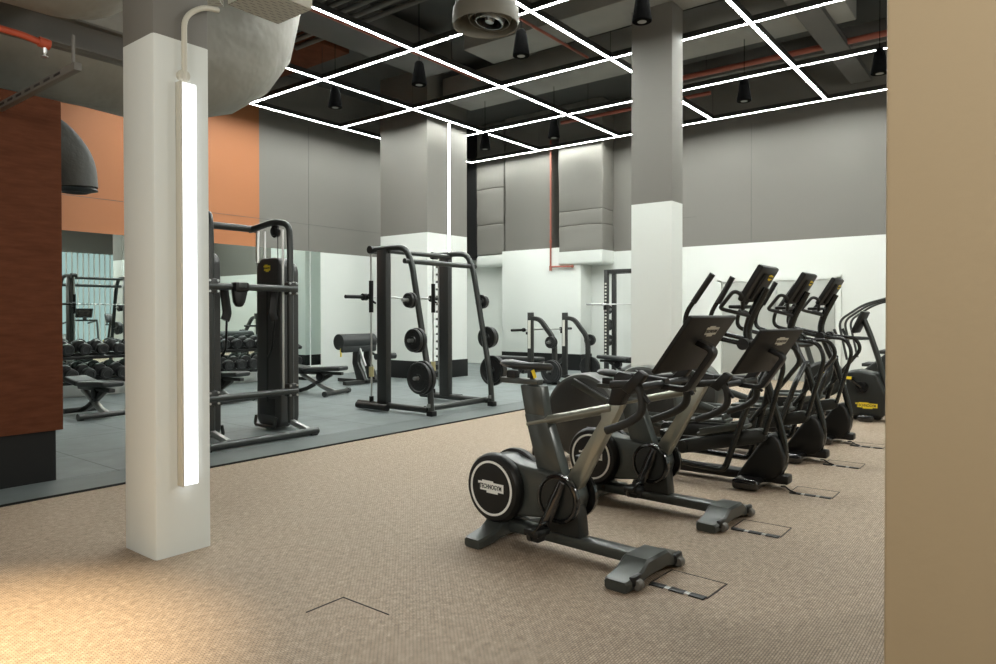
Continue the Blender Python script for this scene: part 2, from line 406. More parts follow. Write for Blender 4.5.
# ------------------------------------------------------------------ lights in the ceiling
GU, GV, GS, GZ = 5.345, 5.296, 2.1637, 5.346
grid = thing('ceiling_light_grid', 'large square grid of thin white light lines hung under the black ceiling', 'light grid', (GU+2*GS, GV, GZ))
def led_line(p0, p1):
    p0, p1 = Vector(p0)-grid.location, Vector(p1)-grid.location; c = (p0+p1)/2; d = p1-p0
    w_ = 0.050; L = d.length; rot = Matrix.Rotation(math.atan2(d.y, d.x), 4, 'Z'); mt = Matrix.Translation(c) @ rot
    b = MB()
    for s_ in (-1, 1): b.box((0, s_*(w_/2+0.006), 0.04), (L+w_+0.02, 0.010, 0.085))
    b.box((0, 0, 0.06), (L+w_+0.02, w_+0.01, 0.045)); b.xf(mt); h = b.obj('linear_light', M['metal'], grid)
    b = MB(); b.box((0, 0, 0.008), (L+w_, w_, 0.012)); b.xf(mt); b.obj('diffuser', M['led'], h)
um = [GU+GS*k for k in range(5)]; vl = [GV+GS*k for k in (-2, -1, 0, 1, 2, 3)]
for v in vl: led_line((um[0], v, GZ), (um[4], v, GZ))
for u in um: led_line((u, vl[0], GZ), (u, vl[-1], GZ))
for u in um:
    for v in vl[::2]: MB().cyl((u-grid.location.x, v-grid.location.y, 0.08), (u-grid.location.x, v-grid.location.y, ZC-GZ), 0.004, seg=6).obj('suspension_wire', M['metal'], grid)
t = thing('wall_light_strip', 'vertical white light strip on the right face of the middle pillar', 'light strip', (10.94, 9.825, 3.96))
MB().box((0, 0.004, 0), (0.07, 0.016, 2.84)).obj('housing', M['white'], t)
MB().box((0, -0.008, 0), (0.05, 0.012, 2.84), 0.003).obj('diffuser', M['led_soft'], t)

# lamp on the near pillar
t = thing('pillar_lamp', 'tall slim white lamp glowing on the near white pillar', 'lamp', (2.055, 3.81, 0))
MB().box((-0.088, -0.03, 1.52), (0.012, 0.058, 2.26), 0.003).obj('housing', M['cream'], t)
MB().box((-0.041, -0.031, 1.52), (0.082, 0.054, 2.25), 0.004).obj('diffuser', M['lamp'], t)
t = thing('conduit', 'cream conduit bending up the near pillar to the cable tray', 'conduit', (2.00, 3.80, 2.64))
MB().tube([(0.0, -0.02, 0.0), (0.0, -0.02, 0.38), (0.10, -0.03, 0.465), (0.21, -0.01, 0.49)], 0.015, 0.12).obj('pipe', M['cream'], t)
MB().lathe([(0.034, 0), (0.036, 0.02), (0.03, 0.034), (0, 0.036)], (0, 0.006, 0.05), (0, -1, 0), 24).obj('junction_box', M['cream'], t)

def alight(name, loc, size, power, col, rot=(0, 0, 0), spread=180):
    l = bpy.data.lights.new(name, 'AREA'); l.shape = 'RECTANGLE'; l.size, l.size_y = size; l.energy = power; l.color = col; l.spread = R(spread)
    o = bpy.data.objects.new(name, l); C.objects.link(o); o.location = loc; o.rotation_euler = rot; return o
def plight(name, loc, power, col, r=0.2):
    l = bpy.data.lights.new(name, 'POINT'); l.energy = power; l.color = col; l.shadow_soft_size = r
    o = bpy.data.objects.new(name, l); C.objects.link(o); o.location = loc; return o
plight('entrance_lamp', (-1.6, 1.6, 3.0), 100, (1.0, 0.97, 0.91), 0.3)
plight('entrance_lamp', (-2.6, 4.6, 3.0), 50, (1.0, 0.95, 0.87), 0.3)
plight('aisle_lamp', (0.2, -1.6, 3.2), 150, (1.0, 0.97, 0.91), 0.3)
plight('aisle_lamp', (6.6, -2.4, 3.4), 160, (1.0, 0.97, 0.92), 0.3)
l = bpy.data.lights.new('warm_spot', 'SPOT'); l.energy = 520; l.color = (1.0, 0.76, 0.46); l.spot_size = R(58); l.spot_blend = 0.9; l.shadow_soft_size = 0.06
o = bpy.data.objects.new('warm_spot', l); C.objects.link(o); o.location = (0.55, 3.25, 2.7)
# pendant speakers
spk = None
sp = [(7.36, 9.1, 'over the left end of the light grid, near the wall'), (7.40, 7.23, 'hanging left of the jet diffuser in mid ceiling'), (7.40, 5.37, 'hanging just right of the jet diffuser'),
      (7.40, 3.64, 'in front of the right pillar top'), (11.1, 8.97, 'nearest the middle pillar right side'), (11.2, 7.35, 'in the far row, above the insulated wall ducts'),
      (11.15, 3.71, 'in the far row, right of the right pillar'), (11.05, 1.78, 'at the right end of the far row by the beige wall')]
for i, (u, v, s_) in enumerate(sp):
    lb = 'black cone pendant speaker ' + s_
    if spk is None:
        spk = thing('pendant_speaker', lb, 'speaker', (u, v, 4.9), 0, 'pendant speakers')
        MB().lathe([(0.0, 0.18), (0.045, 0.185), (0.068, 0.155), (0.112, -0.13), (0.112, -0.155), (0.106, -0.16)], (0, 0, 0), (0, 0, 1), 28).obj('shell', M['cone'], spk)
        MB().lathe([(0.104, -0.156), (0.0, -0.164)], (0, 0, 0), (0, 0, 1), 28).obj('grille', M['grille'], spk)
        MB().cyl((0, 0, 0.2), (0, 0, ZC-4.9), 0.005, seg=8).obj('cable', M['cone'], spk)
    else: dup(spk, (u, v, 4.9), None, lb)

# round jet diffuser
t = thing('jet_diffuser', 'round cream jet diffuser hanging in the middle of the ceiling', 'air diffuser', (4.69, 3.78, 3.85))
MB().lathe([(0.268, 0.03), (0.272, 0.0), (0.282, -0.004), (0.290, 0.03), (0.285, 0.13), (0.262, 0.15), (0.262, 2.55), (0.245, 2.55), (0.245, 0.16), (0.268, 0.12), (0.268, 0.03)], (0, 0, 0), (0, 0, 1), 56).obj('drum', M['drum'], t)
MB().lathe([(0.172, 0.0), (0.178, 0.0), (0.215, 0.12), (0.209, 0.12), (0.172, 0.0)], (0.02, -0.02, 0.03), (0.10, -0.08, 1), 48).obj('outer_ring', M['drum'], t)
MB().lathe([(0.112, 0.0), (0.118, 0.0), (0.150, 0.11), (0.144, 0.11), (0.112, 0.0)], (0.02, -0.02, 0.02), (0.16, -0.12, 1), 40).obj('inner_ring', M['chrome'], t)
MB().lathe([(0.0, 0.0), (0.035, 0.01), (0.065, 0.10), (0.0, 0.11)], (0.02, -0.02, 0.02), (0.16, -0.12, 1), 28).obj('core', M['chrome'], t)
b = MB()
for k in range(4): b.box((0, 0, 0), (0.44, 0.004, 0.05), 0, Matrix.Translation((0.02, -0.02, 0.11)) @ Matrix.Rotation(R(k*45), 4, 'Z'))
b.obj('vane', M['beam'], t)
MB().lathe([(0.0, 0.20), (0.244, 0.20)], (0, 0, 0), (0, 0, 1), 32).obj('throat', M['blackpr'], t)

# big wrapped ducts at the upper left
b = MB(); b.tube([(-4.4, 7.05, 4.05), (4.30, 7.05, 4.05), (4.36, 7.05, 6.30)], 0.74, 1.5, 40)
def crease(b, amp, sc_):
    from mathutils import noise
    for v in b.bm.verts:
        n = noise.noise_vector(v.co*sc_); v.co += n*amp
bmesh.ops.subdivide_edges(b.bm, edges=[e for e in b.bm.edges if e.calc_length() > 1.0], cuts=16, use_grid_fill=True)
crease(b, 0.07, 1.1); crease(b, 0.025, 4.0)
tag(b.obj('insulated_duct', M['wrap'], ang=60), 'huge grey wrapped duct bending up behind the near pillar', 'duct')
b = MB(); b.tube([(-3.0, 4.72, 3.62), (1.2, 4.72, 3.66), (1.78, 4.72, 3.62), (1.98, 4.72, 3.85)], [0.45, 0.45, 0.44, 0.22], 0.3, 32)
bmesh.ops.subdivide_edges(b.bm, edges=[e for e in b.bm.edges if e.calc_length() > 1.0], cuts=10, use_grid_fill=True); crease(b, 0.04, 2)
tag(b.obj('insulated_duct', M['wrap'], ang=60), 'grey wrapped duct end hanging above the steel beam at upper left', 'duct')
b = MB(); b.box((0.6, 5.45, 3.34), (4.0, 0.012, 0.2)); b.box((0.6, 5.45, 3.25), (4.0, 0.14, 0.016)); b.box((0.6, 5.45, 3.44), (4.0, 0.14, 0.016))
tag(b.obj('steel_beam', M['beam']), 'taupe steel beam running into the near pillar at upper left', 'beam')
t = thing('duct_hanger', 'slotted steel hanger channel under the wrapped duct', 'bracket', (1.83, 5.45, 2.93))
b = MB(); b.box((0, 0.02, -0.02), (0.045, 1.42, 0.05), 0.004); b.obj('channel', M['beam'], t)
for k in range(7): MB().box((-0.0235, -0.42+k*0.17, -0.02), (0.002, 0.10, 0.016)).obj('slot', M['blackpr'], t)
MB().cyl((0, -0.62, -0.02), (0, -0.62, 0.19), 0.010, seg=10).obj('rod', M['beam'], t)
t = thing('sprinkler_pipe', 'orange red sprinkler pipe with a hanging head at far upper left', 'pipe', (1.80, 4.87, 3.10))
MB().tube([(-2.0, 0.35, 0.12), (-0.12, 0.35, 0.07), (0.0, 0.35, 0.05)], 0.022, 0.02).obj('pipe', M['red'], t)
MB().cyl((-0.8, 0.35, 0.10), (-0.8, 0.35, ZC-3.10), 0.006, seg=6).obj('hanger_rod', M['beam'], t)
MB().cyl((-0.03, 0.35, 0.058), (0.035, 0.35, 0.052), 0.033).obj('elbow', M['red'], t)
MB().lathe([(0.012, 0.05), (0.014, 0.0), (0.006, -0.02), (0.02, -0.03), (0.02, -0.034), (0, -0.036)], (0.005, 0.35, 0.0), (0, 0, 1), 16).obj('sprinkler_head', M['chrome'], t)
# hanging flexible elbow
t = thing('flexible_duct', 'dark insulated duct elbow pointing down in front of the orange wall', 'duct', (2.80, 7.6, 2.62))
MB().tube([(-0.75, 0, 0.52), (-0.15, 0, 0.50), (0.06, 0, 0.25), (0.08, 0, 0.0)], 0.21, 0.28, 28, cap=False).obj('sleeve', M['flex'], t)
MB().lathe([(0.20, 0.0), (0.21, -0.02), (0.165, -0.03), (0.12, -0.05), (0.05, -0.03), (0, -0.03)], (0.08, 0, 0.0), (0, 0, 1), 28).obj('mouth', M['black'], t)
MB().cyl((-0.5, 0, 0.7), (-0.5, 0, 0.85), 0.02).obj('hanger', M['beam'], t)
# cable trays
for (p, rz, ln, wd, lb) in [((2.53, 5.05, 3.70), math.atan2(-0.66, 0.61), 0.72, 0.36, 'perforated cream cable tray along the top edge above the near pillar'), ((3.00, 4.44, 3.60), 0.0, 0.42, 0.42, 'perforated cream cable tray end right of the near pillar')]:
    t = thing('cable_tray', lb, 'cable tray', p, rz, 'cable trays')
    MB().box((0, 0, 0), (ln, wd, 0.006)).obj('tray_floor', M['tray'], t)
    for s_ in (-1, 1): MB().box((0, s_*wd/2, 0.035), (ln, 0.006, 0.07)).obj('tray_side', M['cream'], t)
    for s_ in (-1, 1): MB().cyl((s_*ln*0.3, 0, 0), (s_*ln*0.3, 0, ZC-p[2]), 0.006, seg=8).obj('hanger_rod', M['beam'], t)

# services under the soffit above the light grid
def boxduct(c, size, lb, m='services', name='ceiling_duct', cat='duct'):
    tag(MB().box(c, size, 0.02).obj(name, M[m]), lb, cat)
boxduct((7.0, 8.6, 5.95), (4.6, 0.7, 0.5), 'dark square duct above the left of the light grid')
boxduct((11.0, 5.9, 5.95), (0.9, 7.5, 0.45), 'wide grey duct crossing the ceiling behind the jet diffuser', 'panel')
boxduct((9.0, 4.9, 5.9), (0.8, 5.0, 0.5), 'grey ceiling duct in mid grid left of the right pillar', 'panel')
boxduct((12.6, 3.2, 5.85), (0.35, 5.6, 0.35), 'dark ceiling duct beyond the right pillar')
boxduct((7.3, 10.6, 6.05), (1.4, 2.2, 0.3), 'orange brown duct panel high in the left ceiling corner', 'rust')
b = MB(); b.box((10.6, 2.6, 5.65), (7.4, 0.35, 0.012)); b.box((10.6, 2.43, 5.69), (7.4, 0.01, 0.09)); b.box((10.6, 2.77, 5.69), (7.4, 0.01, 0.09))
tag(b.obj('ceiling_tray', M['services']), 'long dark cable tray above the right light line', 'cable tray')
for i in range(5):
    tag(MB().cyl((6.3+i*0.22, 1.0, 5.85), (6.3+i*0.22, 9.9, 5.85), 0.04, seg=12).obj('ceiling_pipe', M['services']), ['first', 'second', 'third', 'fourth', 'fifth'][i]+' of five dark parallel pipes above the light grid counted from the camera', 'pipe', 'parallel ceiling pipes')
for pts, lb, nm in [([(6.0, 8.05, 5.62), (9.8, 8.05, 5.62)], 'thin red sprinkler pipe left of the jet diffuser', 0.022), ([(6.6, 5.9, 5.60), (10.0, 5.9, 5.60)], 'thin red sprinkler pipe behind the jet diffuser', 0.022),
                    ([(12.25, -1.0, 5.72), (12.25, 6.2, 5.72)], 'long red sprinkler pipe right of the right pillar', 0.05), ([(13.1, 5.0, 5.62), (13.1, 8.4, 5.62)], 'red sprinkler pipe high by the back wall ducts', 0.04)]:
    b = MB().cyl(pts[0], pts[1], nm, seg=12)
    m_ = (Vector(pts[0])+Vector(pts[1]))/2
    o = tag(b.obj('sprinkler_pipe', M['copper']), lb, 'pipe')
    for f_ in (0.2, 0.8):
        q = Vector(pts[0]).lerp(Vector(pts[1]), f_); MB().cyl(q, (q.x, q.y, ZC), 0.005, seg=6).obj('hanger_rod', M['metal'], o)

# wrapped wall ducts and pipe at the back
def wallduct(v0, v1, u0, z0, lb, pu=None, zs=()):
    t = thing('wall_duct', lb, 'duct', ((u0+14.74)/2, (v0+v1)/2, 0))
    dv, du = v1-v0, 14.74-u0
    z = z0+0.30
    ys = [z]+[z+q for q in zs]+[ZC-0.01]
    b = MB()
    for a, c in zip(ys[:-1], ys[1:]): b.box((0, 0, (a+c)/2), (du, dv, c-a+0.004), 0.03, seg=3)
    bmesh.ops.subdivide_edges(b.bm, edges=[e for e in b.bm.edges if e.calc_length() > 0.25], cuts=6, use_grid_fill=True); crease(b, 0.02, 2.3)
    b.obj('wrapped_sleeve', M['wrapwall'], t)
    d2 = du if pu is None else pu-u0
    b = MB()
    if pu is None: b.box((0, 0, z0+0.16), (du, dv, 0.32), 0.09, seg=5)
    else:                                             # the end turns the corner of the pier
        c = [(-du/2, -dv/2), (du/2, -dv/2), (du/2, -dv/2+0.58), (-du/2+d2, -dv/2+0.58), (-du/2+d2, dv/2), (-du/2, dv/2)]
        b.prism(c, 'z', z0, z0+0.32)
        ed = [e for e in b.bm.edges if min(v.co.z for v in e.verts) < z0+0.01 and max(v.co.z for v in e.verts) < z0+0.01 and all(v.co.x < -du/2+0.01 or v.co.y < -dv/2+0.01 for v in e.verts)]
        bmesh.ops.bevel(b.bm, geom=ed, offset=0.07, segments=5, affect='EDGES', profile=0.5)
    b.obj('white_end', M['white'], t)
M['wrapwall'] = mat('grey painted duct wrap', (0.170, 0.164, 0.145), 0.6, bump=0.3, bscale=2.5)
wallduct(7.97, 9.17, 14.17, 2.54, 'grey wrapped duct with white bottom right of the red wall pipe', 14.245, (0.62, 0.98))
wallduct(10.97, 11.95, 14.35, 2.62, 'grey wrapped duct with white bottom beside the middle pillar', None, (0.8, 1.75))
struct('corner_shade_panel', MB().box((14.5, 12.15, 4.6), (0.4, 0.55, 3.5)), M['skirt'])  # black panel standing in for the shade in the corner gap
t = thing('wall_pipe', 'thin red pipe running down the back pillar and along the wall', 'pipe', (14.19, 9.41, 0))
MB().tube([(0, 0, 5.6), (0, 0, 2.52), (0, -0.62, 2.50)], 0.022, 0.03).obj('pipe', M['copper'], t)
MB().cyl((0, 0, 2.42), (0, 0, 2.54), 0.034).obj('tee', M['copper'], t)
MB().cyl((0, 0, 3.10), (0, 0, 3.16), 0.034).obj('clamp', M['copper'], t)
MB().cyl((0, -0.60, 2.50), (0, -0.64, 2.50), 0.034).obj('end_cap', M['copper'], t)

# ------------------------------------------------------------------ exercise bikes
def make_bike(label, loc, rz, drop, low=0.0, turn=0.0):
    t = thing('exercise_bike', label, 'exercise bike', loc, rz, 'exercise bikes')
    # base
    MB().box((0, 0.02, 0.082), (0.10, 1.02, 0.062), 0.012).obj('base_beam', M['body'], t)
    def foot(yc, dy, h, half):
        rings = []
        for x, zt, zb, d in [(-half, 0.052, 0.0, dy*0.82), (-half+0.02, 0.058, 0.0, dy*0.95), (-half*0.55, 0.078, 0.012, dy), (-0.1, h, 0.03, dy), (0.1, h, 0.03, dy), (half*0.55, 0.078, 0.012, dy), (half-0.02, 0.058, 0.0, dy*0.95), (half, 0.052, 0.0, dy*0.82)]:
            c = 0.012
            rings.append([(x, yc-d/2+c, zb), (x, yc+d/2-c, zb), (x, yc+d/2, zb+c), (x, yc+d/2, zt-c), (x, yc+d/2-c, zt), (x, yc-d/2+c, zt), (x, yc-d/2, zt-c), (x, yc-d/2, zb+c)])
        return MB().loft(rings)
    foot(0.46, 0.14, 0.118, 0.30).obj('rear_foot', M['body'], t, ang=25)
    ff = foot(-0.50, 0.15, 0.118, 0.295).obj('front_foot', M['body'], t, ang=25)
    for s_ in (-1, 1):
        wm = MB().lathe([(0.010, -0.024), (0.022, -0.022), (0.026, -0.016), (0.026, 0.016), (0.022, 0.022), (0.010, 0.024)], (s_*0.215, -0.582, 0.030), (1, 0, 0), 20).obj('wheel', M['beam'], ff)
        MB().box((s_*0.215, -0.565, 0.05), (0.085, 0.03, 0.05), 0.01).obj('wheel_bracket', M['black'], ff)
    # pedestal from the crank down to the beam
    MB().prism([(-0.12, 0.11), (0.19, 0.11), (0.12, 0.26), (0.02, 0.36), (-0.09, 0.36)], 'x', -0.05, 0.05, 0.012).obj('pedestal', M['body_dark'], t)
    # rear housing between flywheel and crank
    pts = [(0.02, 0.20), (0.40, 0.15), (0.47, 0.16)]
    for k in range(9):
        a = R(-60+k*22.5); pts.append((0.445+0.185*math.cos(a), 0.325+0.185*math.sin(a)))
    pts += [(0.30, 0.47), (0.06, 0.455), (-0.08, 0.42), (-0.11, 0.33), (-0.08, 0.23)]
    MB().prism(pts, 'x', -0.075, 0.075, 0.02, 3).obj('rear_housing', M['body'], t)
    for s_ in (-1, 1):
        pf = [(0.19, 0.0), (0.204, 0.008), (0.207, 0.03), (0.203, 0.05), (0.190, 0.066), (0.172, 0.070), (0.0, 0.072)]
        fc = MB().lathe(pf, (s_*0.072, 0.452, 0.318), (s_, 0, 0), 56).obj('flywheel_cover', M['black'], t)
        MB().lathe([(0.150, 0.0705), (0.163, 0.0695), (0.163, 0.0740), (0.150, 0.0745), (0.150, 0.0705)], (s_*0.072, 0.452, 0.318), (s_, 0, 0), 56).obj('white_ring', M['whitepr'], fc)
        badge(fc, basis((s_*0.1450, 0.452, 0.325), (0, -1 if s_ < 0 else 1, 0), (0, 0, 1)) , 0.20, M['whitepr'], M['blackpr'])
        cv = MB().lathe([(0.137, 0.0), (0.139, 0.02), (0.134, 0.032), (0.122, 0.034), (0.116, 0.022), (0.0, 0.024)], (s_*0.075, -0.005, 0.325), (s_, 0, 0), 48).obj('crank_cover', M['gloss'], t)
        MB().lathe([(0.112, 0.024), (0.11, 0.028), (0.0, 0.03)], (s_*0.075, -0.005, 0.325), (s_, 0, 0), 40).obj('cover_disc', M['body_dark'], cv)
        # crank arm and pedal
        a = R(-110) if s_ < 0 else R(95)
        p0 = Vector((s_*0.125, -0.005, 0.325)); p1 = p0+Vector((s_*0.02, -math.cos(a)*0.175, math.sin(a)*0.175))
        top = p0-(p1-p0)*0.62
        MB().tube([top, p0, p1], [0.022, 0.036, 0.030], 0.0, 14, ry=0.5, up=(1, 0, 0)).obj('crank_arm', M['gloss'], t)
        pc = p1+Vector((s_*0.065, 0, 0))
        pd = MB().box(pc, (0.11, 0.11, 0.045), 0.014).box(pc+Vector((0, 0, -0.03)), (0.07, 0.08, 0.05), 0.012).cyl(p1-Vector((s_*0.02, 0, 0)), p1+Vector((s_*0.02, 0, 0)), 0.018).obj('pedal', M['black'], t)
        MB().tube([pc+Vector((-0.045, -0.02, 0.0)), pc+Vector((-0.04, -0.05, 0.05)), pc+Vector((0.04, -0.05, 0.05)), pc+Vector((0.05, -0.02, 0.0))], 0.016, 0.03, 8, ry=0.008).obj('toe_clip', M['gloss'], pd)
        MB().tube([pc+Vector((-0.05, 0.02, 0.0)), pc+Vector((-0.045, 0.02, -0.05)), pc+Vector((0.045, 0.02, -0.05)), pc+Vector((0.05, 0.02, 0.0))], 0.014, 0.03, 8, ry=0.006).obj('strap', M['gloss'], pd)
    # seat tube, post and saddle
    MB().prism([(-0.02, 0.39), (0.165, 0.39), (0.282, 0.77), (0.128, 0.77)], 'x', -0.042, 0.042, 0.01).obj('seat_tube', M['body'], t)
    zt = 0.935-drop; k = (zt-0.77)/(0.935-0.77)
    MB().prism([(0.125, 0.74), (0.272, 0.74), (0.280+0.036*k, zt), (0.130+0.030*k, zt)], 'x', -0.038, 0.038, 0.008).obj('seat_post', M['body'], t)
    MB().box((0, 0.335, zt+0.02), (0.06, 0.29, 0.034), 0.008).obj('slider', M['body'], t)
    MB().box((0, 0.40, zt+0.055), (0.05, 0.07, 0.05), 0.01).cyl((0, 0.25, zt+0.03), (0, 0.25, zt+0.08), 0.016).obj('saddle_clamp', M['black'], t)
    MB().box((-0.030, 0.215, zt+0.068), (0.004, 0.022, 0.05), 0.0, Matrix.Rotation(R(-25), 4, 'X')).obj('warning_tag', M['yellow'], t)
    rings = []
    for y, wd, zc, th in [(0.475, 0.05, 0.115, 0.02), (0.46, 0.11, 0.12, 0.045), (0.42, 0.145, 0.118, 0.055), (0.36, 0.13, 0.112, 0.055), (0.28, 0.075, 0.108, 0.05), (0.18, 0.045, 0.110, 0.05), (0.12, 0.035, 0.110, 0.045), (0.10, 0.02, 0.108, 0.025)]:
        ring = []
        for q in range(14):
            a = 2*math.pi*q/14; cz = math.sin(a); cx = math.cos(a)
            ring.append((cx*wd*0.5*(1.0 if cz > -0.2 else 0.75), y, zt+zc+cz*th*0.5*(1 if cz > 0 else 0.9)))
        rings.append(ring)
    MB().loft(rings).obj('saddle', M['vinyl'], t, ang=60)
    # silver frame
    MB().tube([(0, 0.262, 0.708), (0, -0.31, 0.850)], 0.046, 0, 14, ry=0.027).obj('top_tube', M['silver'], t)
    MB().prism([(-0.372, 0.872), (-0.285, 0.865), (-0.235, 0.845), (-0.248, 0.79), (0.008, 0.395), (-0.065, 0.345), (-0.105, 0.39)], 'x', -0.036, 0.036, 0.010).obj('down_tube', M['silver'], t)
    MB().prism([(-0.366, 0.868), (-0.288, 0.863), (-0.325, 1.03-low), (-0.355, 1.05-low), (-0.43, 1.04-low), (-0.44, 1.00-low)], 'x', -0.034, 0.034, 0.012).obj('head_post', M['black'], t)
    MB().tube([(0, -0.38, 1.02-low), (0, -0.62, 1.0-low)], 0.030, 0, 12).obj('stem', M['black'], t)
    hb = MB(); hb.tube([(-0.24, -0.60, 1.0-low), (0.24, -0.60, 1.0-low)], 0.019, 0, 12).obj('crossbar', M['black'], t)
    for s_ in (-1, 1):
        x = s_*0.235
        MB().tube([(x, -0.44, 1.0-low), (x, -0.60, 1.015-low), (x, -0.62, 0.88-low), (x, -0.54, 0.82-low), (x, -0.41, 0.768-low)], 0.021, 0.07, 14).obj('drop_bar', M['rubber'], t)
        hd = MB().prism([(-0.50, 0.985-low), (-0.56, 0.955-low), (-0.645, 1.06-low), (-0.60, 1.085-low)], 'x', x-0.024, x+0.024, 0.012).obj('brake_hood', M['black'], t)
        MB().tube([(x, -0.56, 1.0-low), (x, -0.61, 0.975-low), (x, -0.65, 0.925-low)], 0.013, 0.02, 8, ry=0.010).obj('brake_lever', M['black'], hd)
    # screen on its bent arm
    MB().tube([(0, -0.60, 0.985-low), (0, -0.735, 0.975-low), (0, -0.875, 1.175-low), (0, -0.785, 1.215-low)], 0.030, 0.035, 10, sq=True, ry=0.014).obj('screen_arm', M['black'], t)
    top = Vector((0, -0.87, 1.342-low)); bot = Vector((0, -0.675, 1.07-low)); c = (top+bot)/2
    tm = Matrix.Rotation(turn, 3, 'Z'); ax = tm @ Vector((1, 0, 0)); up = tm @ (top-bot).normalized()
    bx = basis(c, ax, up)          # local z = x cross up
    s2 = MB(); s2.box((0, 0, 0), (0.505, (top-bot).length, 0.024), 0.008); s2.xf(bx); so = s2.obj('screen', M['panelblack'], t)
    g = MB(); g.box((0, 0, -0.0125), (0.47, 0.29, 0.002)); g.xf(bx); g.obj('display_glass', M['screen'], so)
    nb = ax.cross(up)
    badge(so, basis(c+up*0.085+nb*0.0122+ax*0.05, ax, up), 0.135, M['greypr'], M['blackpr'], h=0.062)
    return t
bike1 = make_bike('nearest exercise bike, its white ringed flywheel cover in full view', (3.335, 2.1, 0), R(-3.5), 0.0)
bike2 = make_bike('second exercise bike, standing between the nearest bike and the ellipticals', (4.50, 2.1, 0), R(-3.5), 0.13, 0.085, R(-9))

